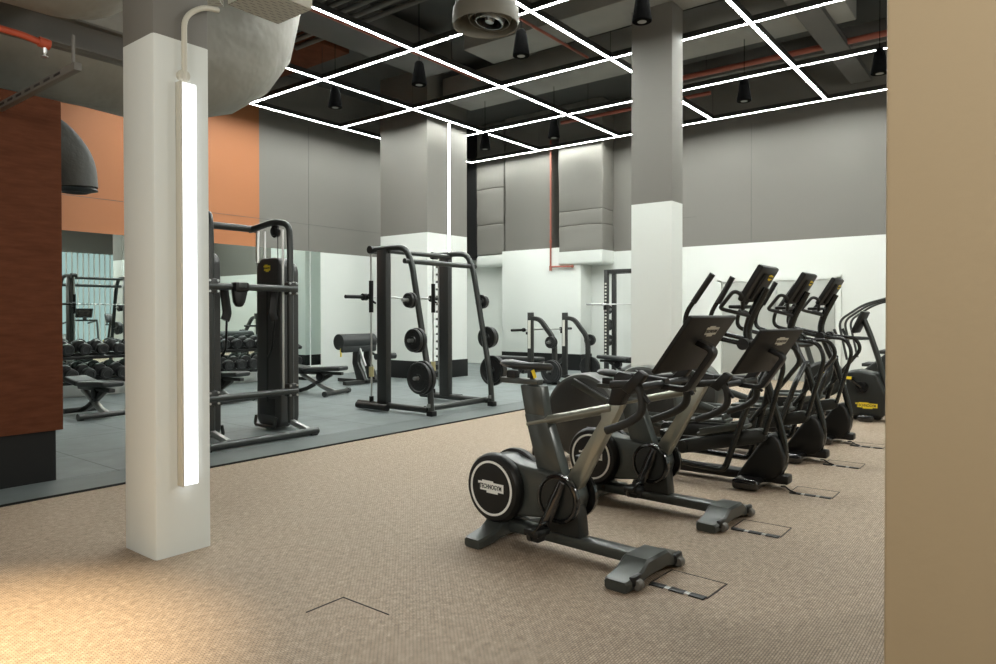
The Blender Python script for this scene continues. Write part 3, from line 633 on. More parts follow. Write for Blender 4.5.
# ------------------------------------------------------------------ elliptical trainers
def make_elliptical(label, loc):
    """local y = v - 2.0, the front of the machine at negative y"""
    t = thing('elliptical_trainer', label, 'elliptical trainer', loc, 0, 'elliptical trainers')
    MB().box((0, 0.45, 0.075), (0.13, 1.9, 0.07), 0.015).obj('base_beam', M['black'], t)
    MB().box((-0.07, -0.235, 0.045), (0.42, 0.20, 0.085), 0.03, seg=4).obj('front_foot', M['gloss'], t)
    MB().box((0, 1.72, 0.06), (0.50, 0.09, 0.09), 0.02).obj('rear_foot', M['black'], t)
    # front shroud
    MB().prism([(-0.10, 0.06), (-0.325, 0.40), (-0.38, 0.43), (-0.435, 0.37), (-0.475, 0.25), (-0.465, 0.15), (-0.41, 0.07), (-0.23, 0.03)], 'x', -0.085, 0.085, 0.03, 4).obj('front_shroud', M['black'], t)
    # frame
    MB().tube([(0, -0.31, 0.86), (0, -0.42, 0.48), (0, -0.465, 0.28), (0, -0.42, 0.10)], 0.030, 0.15, 14).obj('front_leg', M['tube'], t)
    for s_ in (-1, 1):
        MB().tube([(s_*0.04, -0.31, 0.90), (s_*0.22, -0.265, 0.72), (s_*0.295, -0.09, 0.14), (s_*0.23, 0.5, 0.17)], 0.024, 0.06, 12).obj('rear_leg', M['tube'], t)
    MB().box((0, 0.5, 0.19), (0.46, 0.05, 0.04), 0.01).obj('cross_tie', M['black'], t)
    MB().tube([(0, -0.30, 0.84), (0, -0.22, 1.02), (0, -0.16, 1.19), (0, -0.19, 1.32), (0, -0.31, 1.56)], 0.034, 0.15, 14).obj('mast', M['tube'], t)
    # console
    up = Vector((0, -0.165, 0.27)).normalized(); c = Vector((0, -0.255, 1.59)); bx = basis(c, (1, 0, 0), up)
    cm = MB(); cm.box((0, 0, 0), (0.42, 0.32, 0.05), 0.016); cm.box((0, -0.01, 0.03), (0.22, 0.24, 0.045), 0.02); cm.xf(bx); con = cm.obj('console', M['black'], t)
    g = MB(); g.box((0, 0, -0.0255), (0.37, 0.27, 0.002)); g.xf(bx); g.obj('display_glass', M['screen'], con)
    badge(con, basis(c+up*0.085+Vector((1, 0, 0)).cross(up)*0.0522, (1, 0, 0), up), 0.10, M['yellow'], M['blackpr'], h=0.05)
    MB().box((0, -0.12, 1.41), (0.34, 0.10, 0.03), 0.012).obj('tray', M['black'], t)
    # fixed handlebar loops
    for s_ in (-1, 1):
        MB().tube([(s_*0.02, -0.19, 1.34), (s_*0.20, -0.06, 1.385), (s_*0.235, -0.03, 1.40), (s_*0.235, -0.14, 1.535), (s_*0.21, -0.20, 1.50), (s_*0.12, -0.17, 1.39)], 0.016, 0.05, 10).obj('fixed_handle', M['rubber'], t)
    # moving arms: grip, pivot at the mast, hook forward and down to the pedal bar
    for s_, (hx, hz, ex, ez) in ((-1, (-0.52, 0.97, -0.37, 0.44)), (1, (-0.515, 0.98, -0.08, 0.40))):
        x = s_*0.27
        up_ = MB().tube([(x, 0.02 if s_ < 0 else 0.05, 1.66), (x, 0.235, 1.36), (x*0.98, 0.245, 1.225), (x*0.8, 0.10, 1.185), (x*0.75, -0.21, 1.12), (x*0.85, -0.46, 1.10), (x*0.9, hx, hz), (x*0.8, ex, ez)], 0.019, 0.11, 12)
        am = up_.obj('moving_arm', M['tube'], t)
        MB().tube([(x, 0.015 if s_ < 0 else 0.045, 1.667), (x, 0.17, 1.447)], 0.024, 0, 12).obj('grip', M['rubber'], am)
        MB().cyl((x*0.2, -0.21, 1.12), (x*0.86, -0.21, 1.12), 0.03).cyl((x*0.62, -0.21, 1.12), (x*0.90, -0.21, 1.12), 0.045).obj('pivot', M['black'], t)
        # pedal bar and footplate
        x2 = s_*0.17
        r0 = Vector((x2, ex+0.05, ez-0.02)); r1 = Vector((x2, ex+0.66, ez-0.17)) if s_ < 0 else Vector((x2, ex+0.66, ez-0.05))
        d = (r1-r0); nrm = Vector((0, -d.z, d.y)).normalized()
        pb = MB()
        hh = 0.055
        poly = []
        for k in range(7):
            a = R(90+k*30); q = r0+(-d.normalized()*math.cos(a-R(90))*0 )+ (d.normalized()*math.cos(a)+nrm*math.sin(a))*hh; poly.append((q.y, q.z))
        for k in range(7):
            a = R(-90+k*30); q = r1+(d.normalized()*math.cos(a)+nrm*math.sin(a))*hh; poly.append((q.y, q.z))
        pb.prism(poly, 'x', x2-0.045, x2+0.045, 0.012); po = pb.obj('pedal_bar', M['body_dark'], t)
        m_ = r0+d*0.42+nrm*0.085
        fp = MB(); fp.box((0, 0, 0), (0.17, 0.40, 0.03), 0.012); fp.box((0, -0.17, 0.03), (0.17, 0.02, 0.06), 0.008); fp.box((0.08*s_, 0, 0.02), (0.012, 0.34, 0.04), 0.004)
        fp.xf(basis(m_, (1, 0, 0), d.normalized())); fp.obj('footplate', M['body'], po)
        MB().lathe([(0.05, -0.05), (0.055, -0.04), (0.055, 0.04), (0.05, 0.05)], r1, (1, 0, 0), 24).obj('roller', M['body_dark'], po)
        # link to the rear crank
        MB().tube([r1, (s_*0.15, 1.22, 0.42 + 0.12*s_)], 0.024, 0, 10, ry=0.04).obj('rear_link', M['body'], t)
    # rear flywheel housing
    rc = (0, 1.29, 0.415); R0 = 0.395
    MB().lathe([(R0-0.05, -0.145), (R0-0.012, -0.125), (R0, -0.09), (R0, 0.09), (R0-0.012, 0.125), (R0-0.05, 0.145)], rc, (1, 0, 0), 64).obj('rear_housing', M['rim'], t)
    for s_ in (-1, 1):
        MB().lathe([(R0-0.035, 0.140), (R0-0.05, 0.150), (0.05, 0.156), (0.0, 0.156)], rc, (s_, 0, 0), 56).obj('side_cover', M['tower'], t)
        MB().tube([(s_*0.168, 1.36, 0.74), (s_*0.172, 1.18, 0.66), (s_*0.168, 1.0, 0.58)], 0.018, 0, 10, sq=True, ry=0.03).obj('crank_link', M['body'], t)
    MB().prism([(1.0, 0.10), (1.60, 0.10), (1.45, 0.2), (1.1, 0.2)], 'x', -0.1, 0.1, 0.01).obj('housing_base', M['black'], t)
    return t
el1 = make_elliptical('first elliptical trainer, its big grey flywheel housing behind the nearest bike', (5.60, 2.0, 0))
dup(el1, (6.83, 2.0, 0), None, 'second elliptical trainer, in the middle of the row of three')
dup(el1, (7.98, 2.0, 0), None, 'third elliptical trainer, farthest of the row, beside the machine with the yellow logo')

# ------------------------------------------------------------------ upright bike and stair climber at the right
t = thing('upright_bike', 'grey upright exercise machine with a yellow logo at the right end of the row', 'exercise bike', (9.9, 2.0, 0))
MB().prism([(-0.50, 0.06), (-0.52, 0.35), (-0.42, 0.60), (-0.20, 0.645), (-0.06, 0.62), (-0.05, 0.06)], 'x', -0.16, 0.16, 0.04, 4).obj('front_body', M['body_dark'], t)
MB().lathe([(0.20, -0.13), (0.235, -0.10), (0.235, 0.10), (0.20, 0.13)], (0, 0.22, 0.50), (1, 0, 0), 40).obj('rear_disc', M['body_dark'], t)
MB().box((0, 0.3, 0.05), (0.14, 1.5, 0.07), 0.02).obj('base_beam', M['black'], t)
MB().box((-0.04, -0.30, 0.045), (0.44, 0.18, 0.085), 0.03, seg=3).obj('front_foot', M['gloss'], t)
MB().box((0, 1.0, 0.045), (0.50, 0.10, 0.085), 0.03, seg=3).obj('rear_foot', M['gloss'], t)
for s_ in (-1, 1):
    MB().lathe([(0.075, 0.0), (0.075, 0.02), (0.0, 0.024)], (s_*0.16, -0.25, 0.43), (s_, 0, 0), 28).obj('crank_cover', M['gloss'], t)
    MB().tube([(s_*0.19, -0.25, 0.43), (s_*0.19, -0.12, 0.53 if s_ < 0 else 0.33)], 0.02, 0, 10).obj('crank_arm', M['gloss'], t)
    p = MB().box((s_*0.24, -0.12, 0.55 if s_ < 0 else 0.31), (0.11, 0.09, 0.03), 0.01).obj('pedal', M['black'], t)
    MB().box((s_*0.295, -0.12, 0.55 if s_ < 0 else 0.31), (0.004, 0.07, 0.035)).obj('yellow_reflector', M['yellow'], p)
    MB().box((s_*0.135, 0.22, 0.60), (0.004, 0.08, 0.03)).obj('yellow_mark', M['yellow'], t)
MB().tube([(0, -0.52, 0.30), (0, -0.42, 0.75), (0, -0.31, 1.10), (0, -0.24, 1.28)], 0.035, 0.2, 14).obj('mast', M['frame'], t)
up = Vector((0, -0.12, 0.27)).normalized()
cm = MB(); cm.box((0, 0, 0), (0.40, 0.30, 0.05), 0.016); cm.xf(basis((0, -0.20, 1.25), (1, 0, 0), up)); con = cm.obj('console', M['black'], t)
g = MB(); g.box((0, 0, -0.0255), (0.35, 0.24, 0.002)); g.xf(basis((0, -0.20, 1.25), (1, 0, 0), up)); g.obj('display_glass', M['screen'], con)
for s_ in (-1, 1):
    MB().tube([(s_*0.02, -0.30, 1.04), (s_*0.18, -0.24, 1.04), (s_*0.24, 0.02, 1.05), (s_*0.24, 0.06, 1.16)], 0.017, 0.06, 10).obj('handlebar', M['rubber'], t)
MB().tube([(0, 0.34, 0.55), (0, 0.45, 0.92)], 0.035, 0, 12).obj('seat_post', M['body'], t)
MB().sphere((0, 0.50, 0.95), 0.13, (0.9, 1.1, 0.35)).obj('saddle', M['vinyl'], t)
badge(t, basis((-0.161, -0.30, 0.20), (0, -1, 0), (0, 0, 1)), 0.25, M['yellow'], M['blackpr'], h=0.075)

t = thing('stair_climber', 'stair climber with nested bent handrails behind the yellow logo machine', 'stair climber', (12.0, 1.5, 0))
MB().prism([(-0.75, 0.04), (0.70, 0.04), (0.78, 0.35), (0.45, 0.62), (-0.10, 1.12), (-0.45, 1.18), (-0.75, 0.8)], 'x', -0.34, 0.34, 0.03, 3).obj('body', M['body_dark'], t)
for k in range(4):
    MB().box((0, 0.72-k*0.22, 0.38+k*0.20), (0.50, 0.24, 0.05), 0.01).obj('step', M['rubber'], t)
for s_, x in ((-1, -0.46), (0, -0.08), (1, 0.32)):
    MB().tube([(x, 0.78, 0.66), (x, 0.90, 1.25), (x, 0.55, 1.50), (x, 0.0, 1.66), (x, -0.35, 1.80), (x, -0.45, 1.2)], 0.018, 0.12, 12).obj('handrail', M['frame'], t)
cm = MB(); cm.box((0, 0, 0), (0.5, 0.3, 0.05), 0.015); cm.xf(basis((0, -0.38, 1.62), (1, 0, 0), (0, -0.4, 1))); cm.obj('console', M['black'], t)
MB().box((0, -0.42, 1.25), (0.12, 0.08, 0.6), 0.02).obj('mast', M['metal'], t)

# ------------------------------------------------------------------ floor boxes
def floorbox(u, v, lb, du=0.23, dv=0.30, rz=0.0, slots=True, nm='floor_power_box'):
    t = thing(nm, lb, 'floor box', (u, v, 0), rz, 'floor boxes')
    b = MB()
    e = 0.005
    for s_ in (-1, 1):
        if slots or s_ > 0: b.box((s_*du/2, 0, 0.001), (e, dv+e, 0.003)); b.box((0, s_*dv/2, 0.001), (du+e, e, 0.003))
    b.obj('frame', M['skirt'], t)
    MB().box((0, 0, 0.0008 if slots else -0.0008), (du-0.012, dv-0.012, 0.002)).obj('lid', M['carpet'], t)
    if slots:
        for k in range(3): MB().box((-du/2-0.012, (k-1)*0.105, 0.003), (0.045, 0.078, 0.007), 0.002).obj('cable_flap', M['black'], t)
        for k in range(2): MB().box((-du/2-0.010, (k-0.5)*0.105, 0.003), (0.028, 0.028, 0.0055), 0.002).obj('steel_clip', M['steelhub'], t)
    return t
floorbox(3.325, 1.375, 'floor power box in front of the nearest bike', rz=R(-3))
floorbox(4.47, 1.37, 'floor power box in front of the second bike')
floorbox(5.62, 1.33, 'floor power box in front of the first elliptical')
floorbox(6.84, 1.37, 'floor power box in front of the second elliptical')
floorbox(7.98, 1.37, 'floor power box in front of the third elliptical')
floorbox(2.045, 2.455, 'flush floor hatch in the open floor right of the near pillar', 0.21, 0.31, 0, False, 'floor_hatch')
for (u, lb) in ((5.60, 'first'), (6.83, 'second'), (7.98, 'third')):
    tag(MB().tube([(u-0.02, 1.56, 0.02), (u-0.07, 1.52, 0.035), (u-0.09, 1.48, 0.012), (u-0.12, 1.43, 0.009)], 0.006, 0.03, 8).obj('power_cable', M['black']), 'black power cable from the %s elliptical to its floor box' % lb, 'cable', 'power cables')

# ------------------------------------------------------------------ weight plates
def plate_mesh(r, th):
    p = [(0.028, -th*0.5), (0.05, -th*0.5), (0.055, -th*0.32), (r*0.80, -th*0.32), (r*0.84, -th*0.5), (r*0.97, -th*0.5), (r, -th*0.36), (r, th*0.36), (r*0.97, th*0.5), (r*0.84, th*0.5), (r*0.80, th*0.32), (0.055, th*0.32), (0.05, th*0.5), (0.028, th*0.5), (0.028, -th*0.5)]
    return p
def plate(loc, r, th, lb, group, axis=(1, 0, 0)):
    t = thing('weight_plate', lb, 'weight plate', loc, 0, group)
    MB().lathe(plate_mesh(r, th), (0, 0, 0), axis, 44).obj('disc', M['iron'], t)
    b = MB()
    if r > 0.18:
        for k in range(3):
            a = R(90+k*120)
            for s_ in (-1, 1):
                mt = (Matrix.Rotation(R(90), 4, 'Z') if axis[1] else Matrix()) @ Matrix.Translation((s_*(th*0.33), 0, 0)) @ Matrix.Rotation(a, 4, 'X') @ Matrix.Translation((0, r*0.62, 0))
                q = MB(); q.box((0, 0, 0), (0.004, 0.035, 0.11), 0.0015); q.xf(mt); me = bpy.data.meshes.new('q'); q.bm.to_mesh(me); q.bm.free(); b.bm.from_mesh(me); bpy.data.meshes.remove(me)
        b.obj('grip_slot', M['blackpr'], t)
    else: b.bm.free()
    MB().lathe([(0.0285, -th*0.52), (0.040, -th*0.52), (0.040, th*0.52), (0.0285, th*0.52), (0.0285, -th*0.52)], (0, 0, 0), axis, 24).obj('hub', M['body'], t)
    return t

# ------------------------------------------------------------------ smith machine
U0, U1 = 6.67, 7.95
t = thing('smith_machine', 'tall dark smith machine with slanted plate holders standing before the middle pillar', 'smith machine', (0, 0, RF))
for i, u in enumerate((U0, U1)):
    MB().box((u, 7.21, 1.16), (0.10, 0.185, 2.16), 0.008).obj('upright', M['metal'], t)
    MB().tube([(u, 6.30, 0.04), (u, 6.335, 0.45), (u, 6.66, 2.03), (u, 6.78, 2.245), (u, 7.0, 2.265), (u, 7.42, 2.255)], 0.042, 0.16, 16).obj('slanted_tube', M['frame'], t)
    MB().tube([(u, 6.36, 0.075), (u, 7.74, 0.075)], 0.042, 0, 14).obj('base_rail', M['frame'], t)
    MB().box((u, 6.30, 0.035), (0.095, 0.11, 0.07), 0.012).obj('foot', M['black'], t)
    MB().box((u-0.045, 6.31, 0.14), (0.004, 0.06, 0.05)).obj('steel_mark', M['steelhub'], t)
    MB().cyl((u, 7.47, 0.1), (u, 7.47, 2.24), 0.013, seg=12).obj('guide_rod', M['chrome'], t)
    MB().cyl((u, 7.47, 0.08), (u, 7.47, 0.18), 0.032, seg=14).obj('rod_socket', M['black'], t)
    MB().cyl((u, 7.47, 0.46), (u, 7.47, 0.60), 0.036, seg=14).obj('yellow_stop', mat('pale yellow bumper', (0.62, 0.55, 0.28), 0.5), t)
    MB().cyl((u, 7.47, 1.37), (u, 7.47, 1.82), 0.032, seg=14).obj('carriage', M['black'], t)
    MB().cyl((u-0.06, 7.44, 2.255), (u+0.06, 7.44, 2.255), 0.055, seg=18).obj('end_cap', M['black'], t)
    b = MB()
    w2 = -1 if i == 1 else 1
    for k in range(16): b.box((u+w2*0.055, 7.335, 0.35+k*0.115), (0.02, 0.05, 0.035), 0.006)
    b.box((u+w2*0.045, 7.31, 1.2), (0.012, 0.03, 1.95)); b.obj('notched_rail', M['steelhub'], t)
    s_ = -1 if i == 0 else 1
    for z in (0.51, 1.0, 1.53):
        y = 6.355+(z-0.45)*(6.66-6.335)/1.58
        pg = MB().cyl((u, y, z), (u+s_*0.26, y, z), 0.024, seg=16).obj('plate_peg', M['steelhub'], t)
    MB().tube([(u-0.13 if i == 0 else u+0.13, 7.0, 0.065), (u-0.13 if i == 0 else u+0.13, 7.62, 0.065)], 0.045, 0, 16).obj('foot_roller', M['black'], t)
    MB().box((u+s_*0.07, 7.5, 0.06), (0.10, 0.05, 0.05), 0.01).obj('roller_bracket', M['black'], t)
MB().tube([(U0, 6.42, 0.085), (U1, 6.42, 0.085)], 0.042, 0, 14).obj('front_tie', M['frame'], t)
MB().tube([(U0-0.1, 6.70, 2.06), (U1+0.1, 6.70, 2.06)], 0.036, 0, 16).obj('top_tie', M['frame'], t)
MB().tube([(U0, 7.12, 2.22), (U1, 7.12, 2.22)], 0.032, 0, 14).obj('rear_tie', M['frame'], t)
b = MB().cyl((U0-0.02, 7.55, 1.59), (U1+0.02, 7.55, 1.59), 0.014, seg=12).obj('bar', M['chrome'], t)
for s_, u in ((-1, U0), (1, U1)):
    MB().cyl((u+s_*0.0, 7.55, 1.59), (u+s_*0.40, 7.55, 1.59), 0.026, seg=16).cyl((u+s_*0.02, 7.55, 1.59), (u+s_*0.09, 7.55, 1.59), 0.05, seg=18).obj('sleeve', M['black'], t)
    MB().tube([(u+s_*0.01, 7.47, 1.64), (u+s_*0.01, 7.55, 1.60), (u+s_*0.01, 7.37, 1.50)], 0.015, 0.02, 8).obj('safety_hook', M['black'], t)
for i, u in enumerate((U0, U1)):
    s_ = -1 if i == 0 else 1; side = 'left' if i == 0 else 'right'
    for z, r, n, nm in ((0.51, 0.225, 2, 'lowest'), (1.0, 0.165, 2, 'middle'), (1.53, 0.105, 2, 'top')):
        y = 6.355+(z-0.45)*(6.66-6.335)/1.58
        for k in range(n):
            th = 0.055 if z < 1.2 else 0.04
            plate((u+s_*(0.10+k*(th+0.006)), y, z+RF), r*(1.0 if k == 0 else 0.93), th, '%s black plate on the %s peg of the smith machine %s slanted tube' % ('inner' if k == 0 else 'outer', nm, side), 'plates on the smith machine')

# ------------------------------------------------------------------ functional trainer
t = thing('cable_trainer', 'tall dark cable trainer with rounded towers just right of the near pillar', 'cable machine', (0, 0, RF))
for i in range(2):
    f = 1 if i == 1 else -1
    rd = []
    for (y0, y1, z0, z1, rr) in [(6.83, 7.31, 0.03, 2.0, 0.13)]:
        pts = []
        for (cy_, cz_, a0) in [(y0+rr, z0+rr, 180), (y1-rr, z0+rr, 270), (y1-rr, z1-rr, 0), (y0+rr, z1-rr, 90)]:
            for k in range(6): a = R(a0+k*18); pts.append((cy_+rr*math.cos(a), cz_+rr*math.sin(a)))
        rd = pts
    x0, x1 = (4.73, 4.92) if i == 1 else (3.83, 4.0)
    MB().prism(rd, 'x', x0, x1, 0.02, 3).obj('tower', M['tower'], t)
    xa, xb = (4.90, 5.03) if i == 1 else (3.72, 3.85)
    MB().prism([(y*0.72+7.05*0.28, z*0.97+0.01) for y, z in rd], 'x', xa, xb, 0.025, 3).obj('tower_back', M['tower'], t)
    fx = x0 if i == 1 else x1
    MB().box((fx-f*0.001, 7.09, 1.0), (0.012, 0.035, 1.35), 0.003).obj('stack_slot', M['blackpr'], t)
    MB().box((fx-f*0.001, 7.09, 0.27), (0.010, 0.30, 0.20), 0.004).obj('stack_window', M['blackpr'], t)
    MB().tube([(fx-f*0.03, 7.27, 0.16), (fx-f*0.05, 7.27, 0.05), (fx-f*0.05, 6.88, 0.05), (fx-f*0.03, 6.88, 0.16)], 0.018, 0.04, 10).obj('bumper', M['frame'], t)
    pu = 4.745 if i == 1 else 3.79
    MB().tube([(pu-f*0.10, 7.30, 2.33), (pu-f*0.06, 6.86, 2.40), (pu, 6.68, 2.36), (pu, 6.665, 2.1), (pu, 6.665, 0.12)], 0.036, 0.12, 16).obj('bent_post', M['frame'], t)
    MB().cyl((pu-f*0.03, 7.25, 1.95), (pu-f*0.03, 7.25, 2.32), 0.022).cyl((pu+f*0.03, 7.20, 1.95), (pu+f*0.03, 7.20, 2.32), 0.014).obj('guide_rod', M['chrome'], t)
    MB().cyl((pu-f*0.045, 6.735, 0.45), (pu-f*0.045, 6.735, 2.3), 0.014).obj('chrome_rod', M['chrome'], t)
    pl = MB().lathe([(0.03, -0.025), (0.06, -0.025), (0.06, 0.025), (0.03, 0.025)], (pu-f*0.05, 6.87, 2.28), (1, 0, 0.2), 24).box((pu-f*0.05, 6.87, 2.30), (0.07, 0.08, 0.12), 0.02).obj('top_pulley', M['black'], t)
    MB().cyl((pu-f*0.06, 6.81, 1.6), (pu-f*0.06, 6.81, 2.25), 0.005, seg=8).obj('cable', M['black'], t)
    MB().tube([(fx-f*0.05, 6.86, 1.62), (fx-f*0.09, 6.86, 1.35), (fx-f*0.06, 6.86, 1.28)], 0.035, 0.06, 10, ry=0.05).obj('pulley_arm', M['black'], t)
    MB().tube([(fx-f*0.07, 6.84, 1.28), (fx-f*0.08, 6.88, 0.95), (fx-f*0.05, 7.0, 0.85)], 0.02, 0.06, 8, ry=0.008).obj('strap', M['black'], t)
    for z in (0.49, 1.635):
        MB().box((pu, 6.655, z), (0.12, 0.10, 0.15), 0.02).obj('clamp', M['metal'], t)
        for dx in (-0.045, 0.045):
            for dz in (-0.055, 0.055): MB().cyl((pu+dx, 6.595, z+dz), (pu+dx, 6.612, z+dz), 0.012, seg=10).obj('bolt', M['chrome'], t)
    MB().tube([(pu, 6.68, 0.14), (pu+0.03, 6.40, 0.06)], 0.028, 0, 10, sq=True).obj('strut', M['steelhub'], t)
badge(t, basis((4.7295, 7.09, 1.88), (0, -1, 0), (0, 0, 1)), 0.13, M['yellow'], M['blackpr'], h=0.085)
MB().tube([(3.85, 7.27, 2.34), (4.72, 7.27, 2.34)], 0.04, 0, 16).obj('top_bar', M['frame'], t)
mb = MB().tube([(3.70, 6.63, 1.63), (4.80, 6.63, 1.63)], 0.036, 0, 16).obj('cross_bar', M['frame'], t)
MB().tube([(3.70, 6.63, 0.48), (4.80, 6.63, 0.48)], 0.036, 0, 16).obj('lower_bar', M['frame'], t)
MB().tube([(3.50, 6.36, 0.045), (4.88, 6.36, 0.045)], 0.040, 0, 16).obj('floor_bar', M['frame'], t)
for x in (3.56, 4.81): MB().box((x, 6.36, 0.012), (0.08, 0.10, 0.024), 0.008).obj('rubber_foot', M['black'], t)
b = MB(); b.box((4.08, 6.60, 1.63), (0.16, 0.11, 0.10), 0.02); b.prism([(3.99, 1.62), (4.17, 1.62), (4.13, 1.47), (4.10, 1.42), (4.04, 1.42), (4.01, 1.47)], 'y', 6.57, 6.64, 0.02); b.obj('bar_holder', M['black'], t)
MB().box((4.08, 6.543, 1.65), (0.09, 0.006, 0.05), 0.002).obj('holder_plate', M['body'], t)

# ------------------------------------------------------------------ adjustable benches
def make_bench(lb, loc, rz):
    """pad along local x, the seat at negative x"""
    t = thing('weight_bench', lb, 'bench', loc, rz, 'adjustable benches')
    rot = Matrix.Rotation(R(-3), 4, 'Y')
    MB().box((0.14, 0, 0.43), (0.72, 0.29, 0.075), 0.03, rot, 4).obj('back_pad', M['vinyl'], t)
    MB().box((-0.42, 0, 0.445), (0.36, 0.30, 0.075), 0.03, Matrix.Rotation(R(8), 4, 'Y'), 4).obj('seat_pad', M['vinyl'], t)
    MB().box((0.02, 0, 0.36), (0.9, 0.08, 0.05), 0.01).obj('spine', M['metal'], t)
    MB().tube([(-0.35, 0, 0.34), (0.15, 0, 0.10), (0.34, 0, 0.05)], 0.032, 0.05, 10, sq=True).obj('strut', M['steelhub'], t)
    MB().tube([(0.25, 0, 0.34), (-0.20, 0, 0.10), (-0.36, 0, 0.05)], 0.032, 0.05, 10, sq=True).obj('strut', M['metal'], t)
    MB().tube([(0.36, -0.34, 0.05), (0.36, 0.34, 0.05)], 0.036, 0, 14).obj('foot_tube', M['metal'], t)
    MB().tube([(-0.40, -0.22, 0.05), (-0.40, 0.22, 0.05)], 0.036, 0, 14).obj('foot_tube', M['metal'], t)
    for y in (-0.34, 0.34): MB().cyl((0.36, y-0.03, 0.05), (0.36, y+0.03, 0.05), 0.046, seg=16).obj('foot_cap', M['frame'], t)
    MB().lathe([(0.04, -0.06), (0.07, -0.05), (0.07, 0.05), (0.04, 0.06)], (0.05, 0, 0.30), (0, 1, 0), 20).obj('hinge', M['black'], t)
    return t
bn = make_bench('black adjustable bench standing in front of the dumbbells, left of the near pillar', (3.98, 9.88, RF), R(-88))
dup(bn, (5.80, 9.93, RF), R(-80), 'black adjustable bench partly hidden behind the cable trainer')
dup(bn, (7.36, 9.56, RF), R(-72), 'black adjustable bench standing between the cable trainer and the roller bench')
dup(bn, (12.95, 6.85, RF), R(90), 'black adjustable bench standing just in front of the power rack')

# hyperextension bench
t = thing('roller_bench', 'black bench with a large padded roller left of the smith machine', 'bench', (8.93, 10.35, RF), R(0))
MB().cyl((-0.42, 0.1, 0.82), (0.42, 0.1, 0.82), 0.15, seg=28).obj('roller_pad', M['vinyl'], t)
MB().box((0, 0.02, 0.69), (0.86, 0.10, 0.14), 0.03).obj('pad_bracket', M['vinyl'], t)
MB().prism([(-0.20, 0.08), (0.04, 0.08), (0.16, 0.40), (0.14, 0.72), (-0.02, 0.72), (0.0, 0.42)], 'x', -0.04, 0.04, 0.01).obj('leg', M['metal'], t)
MB().prism([(-0.20, 0.08), (0.04, 0.08), (0.16, 0.40), (0.14, 0.72), (-0.02, 0.72), (0.0, 0.42)], 'x', 0.24, 0.32, 0.01).obj('leg', M['metal'], t)
MB().tube([(0.0, 0.0, 0.7), (0.05, -0.12, 0.35)], 0.03, 0, 10).obj('chrome_post', M['chrome'], t)
MB().box((0, -0.1, 0.05), (0.9, 0.10, 0.07), 0.01).obj('base', M['metal'], t)
MB().box((0.05, 0.25, 0.05), (0.10, 0.80, 0.07), 0.01).obj('base_rail', M['metal'], t)
MB().cyl((0.25, -0.2, 0.52), (0.75, -0.2, 0.52), 0.06, seg=20).obj('foot_roller', M['vinyl'], t)
MB().tube([(0.3, 0.0, 0.6), (0.32, -0.2, 0.52)], 0.025, 0, 8).obj('roller_arm', M['metal'], t)
MB().box((-0.42, 0.03, 0.62), (0.03, 0.02, 0.16), 0.004).obj('yellow_lever', M['yellow'], t)

# ------------------------------------------------------------------ bench press station and power rack
t = thing('bench_press', 'dark olympic bench press station with curved plate arms behind the nearest bike', 'bench press', (-0.04, 0.07, RF))
BU = (11.2, 12.45)
for i, u in enumerate(BU):
    s_ = -1 if i == 0 else 1
    MB().box((u, 7.80, 0.70), (0.09, 0.10, 1.36), 0.008).obj('upright', M['metal'], t)
    MB().tube([(u, 7.80, 1.27), (u, 7.58, 1.25), (u, 7.28, 0.90), (u, 7.24, 0.72), (u, 7.24, 0.04)], 0.042, 0.16, 12, sq=True).obj('curved_arm', M['metal'], t)
    MB().box((u, 7.52, 0.04), (0.10, 0.75, 0.06), 0.01).obj('base_rail', M['metal'], t)
    MB().tube([(u, 7.80, 0.45), (u, 8.25, 0.05)], 0.035, 0, 10, sq=True).obj('brace', M['metal'], t)
    MB().box((u-0.05, 7.80, 0.95), (0.012, 0.06, 0.55)).obj('rack_plate', M['greypr'], t)
    for z in (0.25, 0.81):
        MB().cyl((u, 7.25, z), (u+s_*0.24, 7.25, z), 0.024, seg=14).obj('plate_peg', M['steelhub'], t)
    MB().box((u, 7.87, 0.97), (0.07, 0.06, 0.05), 0.01).obj('bar_hook', M['black'], t)
MB().box((11.825, 8.0, 0.2), (1.25, 0.07, 0.07), 0.008).obj('cross_tie', M['metal'], t)
MB().box((11.825, 8.55, 0.42), (0.30, 1.15, 0.08), 0.03, seg=4).obj('bench_pad', M['vinyl'], t)
MB().box((11.825, 8.3, 0.28), (0.08, 0.8, 0.2), 0.01).box((11.825, 9.0, 0.19), (0.08, 0.08, 0.36), 0.01).obj('bench_frame', M['metal'], t)
t2 = thing('barbell', 'barbell resting on the bench press station', 'barbell', (11.785, 8.0, 1.035+RF))
MB().cyl((-0.66, 0, 0), (0.66, 0, 0), 0.014, seg=12).obj('shaft', M['chrome'], t2)
for s_ in (-1, 1): MB().cyl((s_*0.66, 0, 0), (s_*1.08, 0, 0), 0.025, seg=14).cyl((s_*0.66, 0, 0), (s_*0.70, 0, 0), 0.04, seg=14).obj('sleeve', M['black'], t2)
for i, u in enumerate(BU):
    s_ = -1 if i == 0 else 1; side = 'left' if i == 0 else 'right'
    for z, r, n, nm in ((0.25, 0.225, 2, 'lower'), (0.81, 0.12, 2, 'upper')):
        for k in range(n):
            plate((u-0.04+s_*(0.08+k*0.05), 7.32, z+RF), r*(1 if k == 0 else 0.95), 0.045, '%s black plate on the %s peg of the bench press %s arm' % ('inner' if k == 0 else 'outer', nm, side), 'plates on the bench press')

